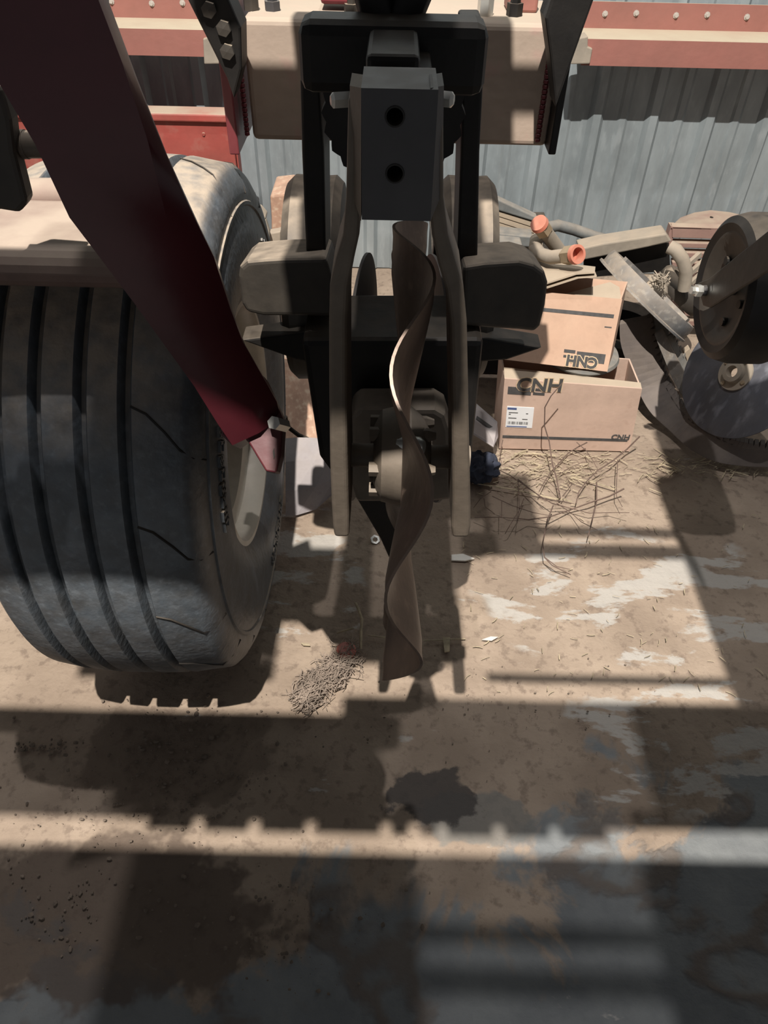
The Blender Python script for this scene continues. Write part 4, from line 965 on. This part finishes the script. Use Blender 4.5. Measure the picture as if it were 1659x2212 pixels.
# fibrous clump with the red cap
cl = MB(); random.seed(21)
for k in range(900):
    t = random.random(); cx_ = 655 + 110 * t + random.gauss(0, 14); cy_ = 1505 - 95 * t + random.gauss(0, 17)
    h = 0.004 + 0.022 * max(0, 1 - ((cx_ - 655 - 110 * t) / 26) ** 2) * random.random()
    p = FL(cx_, cy_, h)
    strip(cl, p, random.gauss(0.9, 0.8), random.uniform(0.012, 0.032), random.uniform(0.0006, 0.0012), random.uniform(-.9, .9), random.uniform(-.5, .5))
tag(cl.build('fibre_clump', M['greystraw']), 'matted grey-brown fibre clump on the floor left of the coulter', 'clump')
p = FL(748, 1407, 0.012)
tag(MB().lathe(p, (0.05, 0.12, 1), [(-0.004, 0.0001), (-0.004, 0.016), (0.0, 0.019), (0.006, 0.0185), (0.009, 0.015), (0.009, 0.0001)], 24).build('clay_cap', M['clay'], smooth=True), 'small red cap lying at the top of the fibre clump', 'cap')
def stalk(pts, r_, label, mt='straw'):
    return tag(MB().tube([FL(*q) for q in pts], r_, 6).build('straw_stalk', M[mt], smooth=True), label, 'straw')
stalk([(779, 1402, 0.005), (780, 1360, 0.02), (782, 1338, 0.03), (775, 1318, 0.035), (768, 1302, 0.04)], 0.0028, 'bent upright straw stalk standing beside the small red cap')
stalk([(728, 1367, 0.004), (745, 1362, 0.006), (764, 1357, 0.01)], 0.0018, 'short straw piece left of the bent upright stalk')
stalk([(795, 1372, 0.003), (830, 1377, 0.004), (855, 1373, 0.004)], 0.0016, 'thin straw stalk lying right of the bent upright stalk')
stalk([(915, 1384, 0.003), (960, 1382, 0.004), (1005, 1380, 0.004)], 0.0015, 'thin straw stalk lying right of the coulter tip')
tag(MB().prism([FL(x, y, 0.002) for (x, y) in ((956, 1378), (972, 1378), (971, 1408), (960, 1410))], (0, 0, 0.003)).build('wood_chip', M['straw']), 'pale wood chip on the floor right of the coulter tip', 'chip')
tag(MB().prism([FL(x, y, 0.002) for (x, y) in ((1040, 1383), (1060, 1376), (1076, 1377), (1062, 1385))], (0, 0, 0.002)).build('pale_leaf', M['shard']), 'slim pale leaf lying on the lit floor', 'leaf')
tag(MB().prism([FL(x, y, 0.002) for (x, y) in ((975, 1200), (1000, 1198), (1025, 1208), (1005, 1213), (975, 1212))], (0, 0, 0.003)).build('white_chip', M['shard']), 'white chip on the floor right of the coulter fork', 'chip')
tag(MB().prism([FL(x, y, 0.002) for (x, y) in ((650, 1390), (668, 1391), (670, 1396), (655, 1395))], (0, 0, 0.002)).build('pale_leaf', M['straw']), 'tiny pale straw leaf left of the fibre clump', 'leaf')
p = FL(810, 1166, 0.004)
tag(MB().lathe(p, (0.2, -0.5, 1), [(-0.003, 0.006), (-0.003, 0.011), (0.003, 0.011), (0.003, 0.006)], 6, closed=True).build('hex_nut', M['bright']), 'loose shiny hex nut on the floor behind the coulter', 'nut')
# dirt clods
cm = MB(); random.seed(31)
ico = bmesh.new(); bmesh.ops.create_icosphere(ico, subdivisions=1, radius=1); ico.verts.index_update()
iv = [v.co.copy() for v in ico.verts]; iff = [tuple(v.index for v in f.verts) for f in ico.faces]; ico.free()
def clods(n, cx, cy, sx, sy, r0, r1):
    for k in range(n):
        x, y = random.gauss(cx, sx), random.gauss(cy, sy)
        r_ = 0.75 * (r0 + (r1 - r0) * random.random() ** 4); p = FL(x, y, r_ * 0.4)
        sc_ = Vector((random.uniform(.7, 1.4), random.uniform(.7, 1.4), random.uniform(.5, .9)))
        cm.add([p + Vector((v.x * sc_.x, v.y * sc_.y, v.z * sc_.z)) * r_ * random.uniform(.8, 1.2) for v in iv], iff)
clods(480, 400, 1640, 95, 70, 0.0012, 0.006); clods(160, 250, 1760, 150, 60, 0.001, 0.004); clods(60, 90, 1615, 50, 8, 0.002, 0.007)
clods(110, 180, 1960, 130, 60, 0.0015, 0.006); clods(120, 1000, 1540, 250, 60, 0.001, 0.003); clods(200, 600, 2010, 120, 60, 0.001, 0.005)
tag(cm.build('dirt_clods', M['clod']), 'dark dirt clods and crumbs scattered on the concrete', 'dirt', kind='stuff')
